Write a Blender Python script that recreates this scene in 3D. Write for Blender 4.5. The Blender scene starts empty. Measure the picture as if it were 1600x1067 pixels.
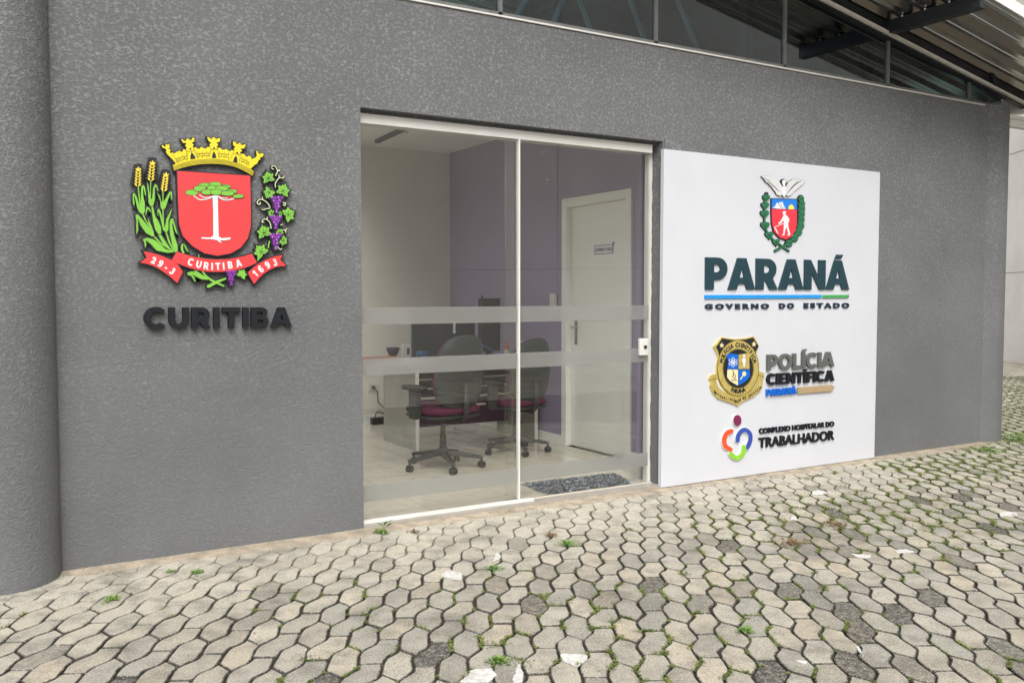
import bpy, bmesh, math, random
from mathutils import Vector, Matrix
from mathutils.geometry import tessellate_polygon
S = bpy.context.scene
COL = S.collection
RAD = math.radians
random.seed(7)

# ------------------------------------------------------------------ camera
CAM = Vector((0, -4.795, 1.33)); FPX = 1418.1
YAW, PIT = RAD(58.923), RAD(-2.9)
FW = Vector((math.cos(YAW)*math.cos(PIT), math.sin(YAW)*math.cos(PIT), math.sin(PIT)))
RT = Vector((math.sin(YAW), -math.cos(YAW), 0)); UP = RT.cross(FW)
cam = bpy.data.cameras.new('camera'); camo = bpy.data.objects.new('camera', cam); COL.objects.link(camo)
cam.sensor_width = 36; cam.lens = 36*FPX/1600; cam.clip_start = .05; cam.clip_end = 400
camo.matrix_world = Matrix(((RT.x, UP.x, -FW.x, CAM.x), (RT.y, UP.y, -FW.y, CAM.y), (RT.z, UP.z, -FW.z, CAM.z), (0, 0, 0, 1)))
S.camera = camo

# ------------------------------------------------------------------ world, light
SUN_EL, SUN_AZ = RAD(50), RAD(202)
w = bpy.data.worlds.new('World'); S.world = w; w.use_nodes = True
nt = w.node_tree; bg = nt.nodes['Background']
sky = nt.nodes.new('ShaderNodeTexSky'); sky.sky_type = 'NISHITA'; sky.sun_disc = False
sky.sun_elevation = SUN_EL; sky.sun_rotation = SUN_AZ; sky.air_density = 1; sky.dust_density = 4; sky.ozone_density = 1
hs = nt.nodes.new('ShaderNodeHueSaturation'); hs.inputs['Saturation'].default_value = .12
nt.links.new(sky.outputs[0], hs.inputs['Color']); nt.links.new(hs.outputs[0], bg.inputs[0])
bg.inputs[1].default_value = .15
sl = bpy.data.lights.new('sun', 'SUN'); sl.energy = 1.0; sl.angle = RAD(40); sl.color = (1, .97, .92)
so = bpy.data.objects.new('sun', sl); COL.objects.link(so)
# sun direction: azimuth measured from +Y clockwise (matches sky texture)
sd = Vector((math.sin(SUN_AZ)*math.cos(SUN_EL), math.cos(SUN_AZ)*math.cos(SUN_EL), math.sin(SUN_EL)))
so.rotation_euler = sd.to_track_quat('Z', 'Y').to_euler()
S.view_settings.view_transform = 'Standard'; S.view_settings.look = 'None'
S.view_settings.exposure = .95; S.view_settings.gamma = 1
S.render.engine = 'CYCLES'
S.cycles.max_bounces = 10; S.cycles.diffuse_bounces = 6; S.cycles.transparent_max_bounces = 16

# ------------------------------------------------------------------ pixel of the 1600x1067 picture -> point on a plane
def pray(x, y): return RT*((x-800)/FPX) - UP*((y-533.5)/FPX) + FW
def at(x, y, Y=0.0):
    d = pray(x, y); t = (Y-CAM.y)/d.y; return CAM + d*t
def gnd(x, y, z=0.0):
    d = pray(x, y); t = (z-CAM.z)/d.z; return CAM + d*t
def sidew(x, y, X):
    d = pray(x, y); t = (X-CAM.x)/d.x; return CAM + d*t

# ------------------------------------------------------------------ materials
def N(nt, t, **k):
    n = nt.nodes.new(t)
    for a, b in k.items():
        if hasattr(n, a): setattr(n, a, b)
    return n
def base(name, col, rough=.6, metal=0, spec=.5):
    m = bpy.data.materials.new(name); m.use_nodes = True
    p = m.node_tree.nodes['Principled BSDF']
    p.inputs['Base Color'].default_value = (*col, 1); p.inputs['Roughness'].default_value = rough
    p.inputs['Metallic'].default_value = metal; p.inputs['Specular IOR Level'].default_value = spec
    return m, m.node_tree, p
def noisy(name, c1, c2, scale=6, rough=.6, bump=0, bscale=80, metal=0, detail=5, dist=.01, spec=.5, rvar=0):
    m, nt, p = base(name, c1, rough, metal, spec)
    tc = N(nt, 'ShaderNodeTexCoord'); nz = N(nt, 'ShaderNodeTexNoise')
    nz.inputs['Scale'].default_value = scale; nz.inputs['Detail'].default_value = detail; nz.inputs['Roughness'].default_value = .6
    nt.links.new(tc.outputs['Object'], nz.inputs['Vector'])
    mx = N(nt, 'ShaderNodeMix', data_type='RGBA'); mx.inputs[6].default_value = (*c1, 1); mx.inputs[7].default_value = (*c2, 1)
    mr = N(nt, 'ShaderNodeMapRange'); mr.inputs[1].default_value = .35; mr.inputs[2].default_value = .65
    nt.links.new(nz.outputs[0], mr.inputs[0]); nt.links.new(mr.outputs[0], mx.inputs[0]); nt.links.new(mx.outputs[2], p.inputs['Base Color'])
    if rvar:
        ma = N(nt, 'ShaderNodeMath', operation='MULTIPLY_ADD'); ma.inputs[1].default_value = rvar; ma.inputs[2].default_value = rough-rvar/2
        nt.links.new(nz.outputs[0], ma.inputs[0]); nt.links.new(ma.outputs[0], p.inputs['Roughness'])
    if bump:
        n2 = N(nt, 'ShaderNodeTexNoise'); n2.inputs['Scale'].default_value = bscale; n2.inputs['Detail'].default_value = 4
        nt.links.new(tc.outputs['Object'], n2.inputs['Vector'])
        b = N(nt, 'ShaderNodeBump'); b.inputs['Strength'].default_value = bump; b.inputs['Distance'].default_value = dist
        nt.links.new(n2.outputs[0], b.inputs['Height']); nt.links.new(b.outputs[0], p.inputs['Normal'])
    return m

def stucco():
    m, nt, p = base('stucco', (.15, .152, .156), .8, 0, .2)
    L = nt.links; tc = N(nt, 'ShaderNodeTexCoord')
    mp = N(nt, 'ShaderNodeMapping'); mp.inputs['Scale'].default_value = (1, 1, 1.25); L.new(tc.outputs['Object'], mp.inputs['Vector'])
    def noise(s, d, r=.55, dist=0):
        n = N(nt, 'ShaderNodeTexNoise'); n.inputs['Scale'].default_value = s; n.inputs['Detail'].default_value = d
        n.inputs['Roughness'].default_value = r; n.inputs['Distortion'].default_value = dist; L.new(mp.outputs[0], n.inputs['Vector']); return n
    n1 = noise(52, 4, .6, .7); n2 = noise(105, 4, .65); n3 = noise(1.1, 3); n4 = noise(11, 3)
    # plateaus left by the float: raised flecks with flat tops
    r1 = N(nt, 'ShaderNodeMapRange', interpolation_type='SMOOTHSTEP'); r1.inputs[1].default_value = .5; r1.inputs[2].default_value = .6; L.new(n1.outputs[0], r1.inputs[0])
    hz = N(nt, 'ShaderNodeSeparateXYZ'); L.new(tc.outputs['Object'], hz.inputs[0])
    rz = N(nt, 'ShaderNodeMapRange'); rz.inputs[1].default_value = .6; rz.inputs[2].default_value = 2.3; rz.inputs[3].default_value = .25; rz.inputs[4].default_value = 1
    L.new(hz.outputs[2], rz.inputs[0])
    a0 = N(nt, 'ShaderNodeMath', operation='MULTIPLY'); L.new(r1.outputs[0], a0.inputs[0]); L.new(rz.outputs[0], a0.inputs[1])
    a0b = N(nt, 'ShaderNodeMapRange'); a0b.inputs[1].default_value = .3; a0b.inputs[2].default_value = .7; a0b.inputs[3].default_value = .35; L.new(n4.outputs[0], a0b.inputs[0])
    a1 = N(nt, 'ShaderNodeMath', operation='MULTIPLY'); L.new(a0.outputs[0], a1.inputs[0]); L.new(a0b.outputs[0], a1.inputs[1])
    mx = N(nt, 'ShaderNodeMix', data_type='RGBA'); mx.inputs[6].default_value = (.134, .137, .139, 1); mx.inputs[7].default_value = (.232, .234, .230, 1)
    L.new(a1.outputs[0], mx.inputs[0])
    mr3 = N(nt, 'ShaderNodeMapRange'); mr3.inputs[1].default_value = .3; mr3.inputs[2].default_value = .7; mr3.inputs[3].default_value = .90; mr3.inputs[4].default_value = 1.1
    L.new(n3.outputs[0], mr3.inputs[0])
    vm = N(nt, 'ShaderNodeVectorMath', operation='SCALE'); L.new(mx.outputs[2], vm.inputs[0]); L.new(mr3.outputs[0], vm.inputs['Scale'])
    L.new(vm.outputs[0], p.inputs['Base Color'])
    h1 = N(nt, 'ShaderNodeMath', operation='MULTIPLY_ADD'); h1.inputs[1].default_value = 1.1; L.new(n2.outputs[0], h1.inputs[0]); L.new(n1.outputs[0], h1.inputs[2])
    b = N(nt, 'ShaderNodeBump'); b.inputs['Strength'].default_value = .7; b.inputs['Distance'].default_value = .009
    L.new(h1.outputs[0], b.inputs['Height']); L.new(b.outputs[0], p.inputs['Normal'])
    return m

def paver_mat():
    m, nt, p = base('paver_concrete', (.4, .38, .34), .85, 0, .25)
    L = nt.links; at_ = N(nt, 'ShaderNodeAttribute', attribute_name='tone')
    sp = N(nt, 'ShaderNodeSeparateColor'); L.new(at_.outputs['Color'], sp.inputs[0])
    tc = N(nt, 'ShaderNodeTexCoord')
    def noise(s, d=4, r=.6):
        n = N(nt, 'ShaderNodeTexNoise'); n.inputs['Scale'].default_value = s; n.inputs['Detail'].default_value = d; n.inputs['Roughness'].default_value = r
        L.new(tc.outputs['Object'], n.inputs['Vector']); return n
    def mixc(a, b, fac, t='MIX'):
        x = N(nt, 'ShaderNodeMix', data_type='RGBA'); x.blend_type = t
        for i, v in ((6, a), (7, b)):
            if isinstance(v, tuple): x.inputs[i].default_value = (*v, 1)
            else: L.new(v, x.inputs[i])
        if isinstance(fac, float): x.inputs[0].default_value = fac
        else: L.new(fac, x.inputs[0])
        return x.outputs[2]
    def rng(v, a, b, c=0, d=1):
        r = N(nt, 'ShaderNodeMapRange'); L.new(v, r.inputs[0])
        for i, q in zip((1, 2, 3, 4), (a, b, c, d)): r.inputs[i].default_value = q
        return r.outputs[0]
    c = mixc((.325, .308, .262), (.455, .395, .298), sp.outputs[0])          # grey to sandy
    c = mixc(c, (.50, .462, .38), sp.outputs[2])                            # worn pale ones
    n1 = noise(9); c = mixc(c, (.17, .158, .138), rng(n1.outputs[0], .45, .72, 0, .65))
    n5 = noise(2.3, 5, .65); c = mixc(c, (.135, .122, .10), rng(n5.outputs[0], .52, .74, 0, .75))    # damp, dirty areas
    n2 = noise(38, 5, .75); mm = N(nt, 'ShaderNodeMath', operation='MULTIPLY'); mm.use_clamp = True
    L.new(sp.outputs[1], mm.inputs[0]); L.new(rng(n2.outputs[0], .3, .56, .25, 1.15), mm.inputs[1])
    c = mixc(c, (.05, .047, .04), mm.outputs[0])                         # black lichen and grime; joint dirt and painted shade on paver sides
    v = N(nt, 'ShaderNodeTexVoronoi'); v.inputs['Scale'].default_value = 120; L.new(tc.outputs['Object'], v.inputs['Vector'])
    c = mixc(c, (.55, .53, .48), rng(v.outputs['Distance'], .32, .12, 0, .8))
    n3 = noise(190, 3); c = mixc(c, (.09, .082, .07), rng(n3.outputs[0], .50, .64, 0, .75))
    L.new(c, p.inputs['Base Color'])
    ad = N(nt, 'ShaderNodeMath', operation='ADD'); L.new(n3.outputs[0], ad.inputs[0]); L.new(n2.outputs[0], ad.inputs[1])
    b = N(nt, 'ShaderNodeBump'); b.inputs['Strength'].default_value = .7; b.inputs['Distance'].default_value = .004
    L.new(ad.outputs[0], b.inputs['Height']); L.new(b.outputs[0], p.inputs['Normal'])
    return m

def bed_mat():
    m, nt, p = base('joint_bed', (.05, .04, .03), .95, 0, .1)
    L = nt.links; tc = N(nt, 'ShaderNodeTexCoord'); s = N(nt, 'ShaderNodeSeparateXYZ'); L.new(tc.outputs['Object'], s.inputs[0])
    n = N(nt, 'ShaderNodeTexNoise'); n.inputs['Scale'].default_value = 3; n.inputs['Detail'].default_value = 5; L.new(tc.outputs['Object'], n.inputs['Vector'])
    ma = N(nt, 'ShaderNodeMath', operation='MULTIPLY_ADD'); ma.inputs[1].default_value = 1.6; L.new(n.outputs[0], ma.inputs[0]); L.new(s.outputs[1], ma.inputs[2])
    r = N(nt, 'ShaderNodeMapRange'); r.inputs[1].default_value = .05; r.inputs[2].default_value = .5; L.new(ma.outputs[0], r.inputs[0])
    mx = N(nt, 'ShaderNodeMix', data_type='RGBA'); mx.inputs[6].default_value = (.055, .043, .030, 1); mx.inputs[7].default_value = (.31, .245, .17, 1)
    L.new(r.outputs[0], mx.inputs[0]); L.new(mx.outputs[2], p.inputs['Base Color'])
    return m

def glass_mat(name, tint, refl=1.0, ior=1.5):
    m = bpy.data.materials.new(name); m.use_nodes = True; nt = m.node_tree; nt.nodes.clear(); L = nt.links
    o = N(nt, 'ShaderNodeOutputMaterial'); mx = N(nt, 'ShaderNodeMixShader'); f = N(nt, 'ShaderNodeFresnel'); f.inputs[0].default_value = ior
    tr = N(nt, 'ShaderNodeBsdfTransparent'); tr.inputs[0].default_value = (*tint, 1)
    gl = N(nt, 'ShaderNodeBsdfGlossy'); gl.inputs['Roughness'].default_value = .003
    # both faces of the pane see air-to-glass: on the inner side the node needs the inverse index
    ge = N(nt, 'ShaderNodeNewGeometry'); mi = N(nt, 'ShaderNodeMapRange'); mi.inputs[3].default_value = ior; mi.inputs[4].default_value = 1/ior
    L.new(ge.outputs['Backfacing'], mi.inputs[0]); L.new(mi.outputs[0], f.inputs[0])
    ml = N(nt, 'ShaderNodeMath', operation='MULTIPLY'); ml.inputs[1].default_value = refl; ml.use_clamp = True
    L.new(f.outputs[0], ml.inputs[0]); L.new(ml.outputs[0], mx.inputs[0]); L.new(tr.outputs[0], mx.inputs[1]); L.new(gl.outputs[0], mx.inputs[2]); L.new(mx.outputs[0], o.inputs[0])
    return m
def frosted_mat():
    m = bpy.data.materials.new('frosted_film'); m.use_nodes = True; nt = m.node_tree; nt.nodes.clear(); L = nt.links
    o = N(nt, 'ShaderNodeOutputMaterial'); tr = N(nt, 'ShaderNodeBsdfTransparent'); tl = N(nt, 'ShaderNodeBsdfTranslucent'); df = N(nt, 'ShaderNodeBsdfDiffuse')
    tl.inputs[0].default_value = (.72, .72, .70, 1); df.inputs[0].default_value = (.30, .30, .285, 1)
    a = N(nt, 'ShaderNodeMixShader'); a.inputs[0].default_value = .5; b = N(nt, 'ShaderNodeMixShader'); b.inputs[0].default_value = .44
    L.new(tl.outputs[0], a.inputs[1]); L.new(df.outputs[0], a.inputs[2]); L.new(tr.outputs[0], b.inputs[1]); L.new(a.outputs[0], b.inputs[2]); L.new(b.outputs[0], o.inputs[0])
    return m
def tile_mat(name, col, joint, size, rough=.12):
    m, nt, p = base(name, col, rough, 0, .5); L = nt.links
    tc = N(nt, 'ShaderNodeTexCoord'); b = N(nt, 'ShaderNodeTexBrick'); b.offset = 0; b.inputs['Scale'].default_value = 1
    b.inputs['Brick Width'].default_value = size; b.inputs['Row Height'].default_value = size; b.inputs['Mortar Size'].default_value = .0025; b.inputs['Mortar Smooth'].default_value = .2
    b.inputs['Color1'].default_value = (*col, 1); b.inputs['Color2'].default_value = (*[c*.96 for c in col], 1); b.inputs['Mortar'].default_value = (*joint, 1)
    L.new(tc.outputs['Object'], b.inputs['Vector']); L.new(b.outputs[0], p.inputs['Base Color']); return m
def far_paving_mat():
    m, nt, p = base('far_paving', (.25, .235, .2), .9, 0, .2); L = nt.links
    tc = N(nt, 'ShaderNodeTexCoord'); v = N(nt, 'ShaderNodeTexVoronoi'); v.inputs['Scale'].default_value = 6.5; L.new(tc.outputs['Object'], v.inputs['Vector'])
    sp = N(nt, 'ShaderNodeSeparateColor'); L.new(v.outputs['Color'], sp.inputs[0])
    mx = N(nt, 'ShaderNodeMix', data_type='RGBA'); mx.inputs[6].default_value = (.2, .19, .16, 1); mx.inputs[7].default_value = (.34, .32, .27, 1)
    L.new(sp.outputs[0], mx.inputs[0]); L.new(mx.outputs[2], p.inputs['Base Color']); return m

M = {}
M['stucco'] = stucco(); M['paver'] = paver_mat(); M['bed'] = bed_mat()
M['far'] = far_paving_mat()
M['mortar'] = noisy('mortar', (.43, .36, .27), (.24, .205, .16), 11, .9, .9, 90, dist=.01, spec=.2)
M['glass'] = glass_mat('clear_glass', (.985, .99, .975), 1.9)
M['dglass'] = glass_mat('tinted_glass', (.34, .47, .52), 2.5)
M['frost'] = frosted_mat()
M['white'] = noisy('white_paint', (.62, .60, .57), (.56, .55, .51), 5, .4)
M['board'] = noisy('white_board', (.53, .54, .57), (.505, .515, .545), 2.0, .38, .04, 200)
M['concrete'] = noisy('panel_concrete', (.74, .72, .675), (.64, .62, .575), 1.4, .85, .3, 40, dist=.006, detail=8)
M['roof'] = noisy('roof_steel', (.78, .78, .74), (.68, .68, .65), 3, .22, metal=1, rvar=.06)
M['darksteel'] = noisy('dark_steel', (.012, .014, .02), (.02, .022, .028), 8, .5)
M['trim'] = noisy('trim_steel', (.78, .76, .70), (.68, .66, .6), 10, .4)
M['frame'] = noisy('clerestory_frame', (.16, .16, .15), (.12, .12, .115), 10, .5)
M['beige'] = noisy('interior_paint', (.72, .68, .61), (.68, .64, .57), 2, .6, .05, 150)
M['purple'] = noisy('purple_paint', (.29, .24, .355), (.27, .225, .335), 2, .6, .05, 150)
M['ceil'] = noisy('ceiling_paint', (.76, .74, .70), (.72, .70, .66), 2, .7)
M['tile'] = tile_mat('floor_tile', (.62, .57, .48), (.34, .31, .27), .6, .1)
M['sill'] = noisy('sill_tile', (.33, .30, .26), (.27, .25, .22), 8, .3)
M['doorw'] = noisy('door_white', (.80, .80, .76), (.77, .77, .73), 3, .45)
M['chrome'] = noisy('chrome', (.6, .6, .6), (.5, .5, .5), 10, .2, metal=1)
M['blackpl'] = noisy('black_plastic', (.010, .011, .011), (.016, .017, .017), 30, .5, .1, 300)
M['greypl'] = noisy('grey_plastic', (.026, .030, .028), (.019, .022, .021), 20, .55, .1, 300)
M['wine'] = noisy('wine_fabric', (.10, .008, .045), (.06, .005, .03), 60, .9, .3, 500, dist=.002)
M['desk'] = noisy('desk_laminate', (.30, .285, .26), (.26, .25, .23), 6, .5)
M['deskedge'] = noisy('desk_edge', (.72, .71, .67), (.66, .65, .61), 6, .5)
M['black'] = noisy('black_acrylic', (.008, .009, .011), (.014, .015, .018), 30, .42)
M['letter'] = noisy('black_lettering', (.006, .0075, .010), (.010, .012, .015), 40, .75, .15, 300, dist=.002, spec=.25)
def flat(name, c, rough=.42): M[name] = noisy(name, c, tuple(v*.9 for v in c), 12, rough)
flat('red', (.66, .042, .047)); flat('yellow', (.68, .56, .02)); flat('green', (.18, .44, .05)); flat('violet', (.20, .03, .30))
flat('pale', (.62, .70, .42)); flat('purewhite', (.66, .66, .66)); flat('olive', (.20, .16, .01)); flat('wheat', (.80, .60, .05))
flat('teal', (.010, .038, .052)); flat('blue', (.01, .26, .66)); flat('grn2', (.05, .31, .08)); flat('navy', (.012, .022, .045))
flat('leafgreen', (.02, .15, .065)); flat('crestblue', (.01, .17, .60)); flat('crestred', (.66, .035, .055)); flat('sunyellow', (.88, .72, .05))
flat('greylet', (.10, .105, .097)); flat('azure', (.0, .11, .5)); flat('tan', (.37, .27, .155)); flat('orange', (.72, .075, .02)); flat('royal', (.03, .065, .32))
flat('lime', (.22, .50, .03)); flat('plum', (.17, .014, .07)); flat('cream', (.75, .64, .38)); flat('pink', (.55, .32, .24)); flat('redpl', (.5, .02, .02))
flat('bowl', (.05, .012, .055)); flat('bluepl', (.03, .09, .2)); flat('paper', (.62, .61, .57)); flat('darkpanel', (.020, .022, .022)); flat('signgrey', (.52, .52, .58))
flat('wing', (.58, .58, .58)); flat('ltblue', (.12, .25, .42)); flat('cable', (.10, .16, .42))
flat('signpale', (.70, .71, .76))
M['gold'] = noisy('gold_metal', (.84, .68, .24), (.66, .50, .15), 20, .28, metal=.6)
M['paint'] = noisy('road_paint', (.60, .59, .56), (.40, .39, .36), 45, .8, .3, 200, dist=.002)
M['moss'] = noisy('moss_leaf', (.07, .105, .018), (.165, .19, .038), 12, .8)
M['weed'] = noisy('weed_leaf', (.07, .17, .025), (.16, .26, .04), 30, .6)
M['dryweed'] = noisy('dry_weed', (.13, .07, .04), (.20, .13, .06), 30, .8)

# ------------------------------------------------------------------ mesh helpers
class MB:
    def __init__(s): s.v = []; s.f = []
    def add(s, vs, fs):
        o = len(s.v); s.v += [tuple(v) for v in vs]; s.f += [tuple(i+o for i in f) for f in fs]; return s
    def box(s, a, b, mat=None):
        x0, y0, z0 = a; x1, y1, z1 = b
        vs = [(x0,y0,z0),(x1,y0,z0),(x1,y1,z0),(x0,y1,z0),(x0,y0,z1),(x1,y0,z1),(x1,y1,z1),(x0,y1,z1)]
        if mat: vs = [mat @ Vector(v) for v in vs]
        return s.add(vs, [(0,3,2,1),(4,5,6,7),(0,1,5,4),(1,2,6,5),(2,3,7,6),(3,0,4,7)])
    def tube(s, pts, r, n=10, cap=True):
        pts = [Vector(p) for p in pts]; rs = r if isinstance(r, (list, tuple)) else [r]*len(pts)
        vs = []; ref = Vector((0, 0, 1))
        for i, p in enumerate(pts):
            t = (pts[min(i+1, len(pts)-1)]-pts[max(i-1, 0)]).normalized()
            a = ref if abs(t.dot(ref)) < .95 else Vector((1, 0, 0))
            u = t.cross(a).normalized(); v = u.cross(t)
            for k in range(n):
                q = 2*math.pi*k/n; vs.append(p+(u*math.cos(q)+v*math.sin(q))*rs[i])
        fs = [(i*n+k, i*n+(k+1) % n, (i+1)*n+(k+1) % n, (i+1)*n+k) for i in range(len(pts)-1) for k in range(n)]
        if cap: fs += [tuple(range(n-1, -1, -1)), tuple((len(pts)-1)*n+k for k in range(n))]
        return s.add(vs, fs)
    def lathe(s, prof, c=(0, 0, 0), n=24, ax='z'):
        vs = []
        for r, z in prof:
            for k in range(n):
                q = 2*math.pi*k/n; p = (r*math.cos(q), r*math.sin(q), z)
                if ax == 'x': p = (z, r*math.cos(q), r*math.sin(q))
                if ax == 'y': p = (r*math.cos(q), z, r*math.sin(q))
                vs.append((p[0]+c[0], p[1]+c[1], p[2]+c[2]))
        m = len(prof)
        fs = [(i*n+k, i*n+(k+1) % n, (i+1)*n+(k+1) % n, (i+1)*n+k) for i in range(m-1) for k in range(n)]
        fs += [tuple(range(n-1, -1, -1)), tuple((m-1)*n+k for k in range(n))]
        return s.add(vs, fs)
    def prism(s, poly, d0, d1, f):
        """poly: 2D ring(s); f(u,v,d)->3D. poly may be [outer, hole, ...]"""
        rings = poly if isinstance(poly[0][0], (list, tuple, Vector)) else [poly]
        tri = tessellate_polygon([[Vector((p[0], p[1], 0)) for p in r] for r in rings])
        flatp = [p for r in rings for p in r]; n = len(flatp)
        vs = [f(p[0], p[1], d0) for p in flatp] + [f(p[0], p[1], d1) for p in flatp]
        fs = [tuple(t) for t in tri] + [tuple(i+n for i in reversed(t)) for t in tri]
        o = 0
        for r in rings:
            k = len(r)
            fs += [(o+i, o+(i+1) % k, n+o+(i+1) % k, n+o+i) for i in range(k)]; o += k
        return s.add(vs, fs)
    def build(s, name, mat, parent=None, smooth=False, bevel=0, weld=True):
        me = bpy.data.meshes.new(name); me.from_pydata(s.v, [], s.f); me.update()
        if weld:
            bm = bmesh.new(); bm.from_mesh(me)
            bmesh.ops.recalc_face_normals(bm, faces=bm.faces[:]); bm.to_mesh(me); bm.free()
        me.materials.append(M[mat] if isinstance(mat, str) else mat)
        if smooth:
            for p in me.polygons: p.use_smooth = True
        o = bpy.data.objects.new(name, me); COL.objects.link(o)
        if parent: o.parent = parent
        if bevel:
            md = o.modifiers.new('bevel', 'BEVEL'); md.width = bevel; md.segments = 2; md.limit_method = 'ANGLE'
        return o
def tag(o, label=None, cat=None, group=None, kind=None):
    if label: o['label'] = label
    if cat: o['category'] = cat
    if group: o['group'] = group
    if kind: o['kind'] = kind
    return o
def empty(name, loc, label, cat, group=None, rz=0):
    o = bpy.data.objects.new(name, None); COL.objects.link(o); o.location = loc; o.rotation_euler = (0, 0, rz); o.empty_display_size = .1
    return tag(o, label, cat, group)
def inv_parent(root):
    """children are modelled in world coordinates: keep them there"""
    for c in root.children: c.location = -Vector(root.location)
def copy_tree(o, parent=None):
    c = o.copy(); COL.objects.link(c)
    if parent: c.parent = parent
    for ch in list(o.children): copy_tree(ch, c)
    return c
def newell(p):
    return p

# ------------------------------------------------------------------ GROUND
HEX = [(.141,-.043),(.093,.033),(.052,.034),(-.02,.056),(-.058,.064),(-.143,.033),(-.095,-.043),(-.003,-.064),(.05,-.069),(.11,-.041)]
ELO = [(-.02,.056),(.052,.034),(.093,.033),(.178,.064),(.216,.056),(.233,.139),(.141,.160),(.11,.162),(.05,.134),(-.003,.139)]
def area2(p): return sum(p[i][0]*p[(i+1) % len(p)][1]-p[(i+1) % len(p)][0]*p[i][1] for i in range(len(p)))
T0 = RAD(50.5); E1 = (math.cos(T0), math.sin(T0)); E2 = (math.sin(T0), -math.cos(T0)); O0 = (1.621, -1.776)
def to_w(p): return (O0[0]+p[0]*E1[0]+p[1]*E2[0], O0[1]+p[0]*E1[1]+p[1]*E2[1])
WP, WD = Vector((17.9, 5.45)), Vector((.56, .83)).normalized()      # boundary wall line
WN = Vector((-WD.y, WD.x))                                            # towards the yard
def clipY(poly, ymax):
    out = []
    for i in range(len(poly)):
        a, b = poly[i], poly[(i+1) % len(poly)]
        if a[1] <= ymax: out.append(a)
        if (a[1] <= ymax) != (b[1] <= ymax):
            t = (ymax-a[1])/(b[1]-a[1]); out.append((a[0]+(b[0]-a[0])*t, ymax))
    return out
def inset(poly, d):
    n = len(poly); out = []
    sgn = 1 if area2(poly) > 0 else -1
    for i in range(n):
        a, b, c = Vector(poly[i-1]), Vector(poly[i]), Vector(poly[(i+1) % n])
        e, f = (b-a), (c-b)
        if e.length < 1e-5 or f.length < 1e-5: out.append(tuple(b)); continue
        e.normalize(); f.normalize()
        n1 = Vector((-e.y, e.x))*sgn; n2 = Vector((-f.y, f.x))*sgn
        m = n1+n2
        if m.length < .1: out.append(tuple(b+n1*d)); continue
        m.normalize(); k = d/max(.45, m.dot(n1)); out.append(tuple(b+m*k))
    return out
def chamfer(poly, d):
    out = []; n = len(poly)
    for i in range(n):
        a, b, c = Vector(poly[i-1]), Vector(poly[i]), Vector(poly[(i+1) % n]); e, f = a-b, c-b
        if e.length < .012 or f.length < .012 or abs(e.normalized().dot(f.normalized())) > .97: out.append(tuple(b)); continue
        out += [tuple(b+e.normalized()*min(d, e.length*.3)), tuple(b+f.normalized()*min(d, f.length*.3))]
    return out
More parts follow.
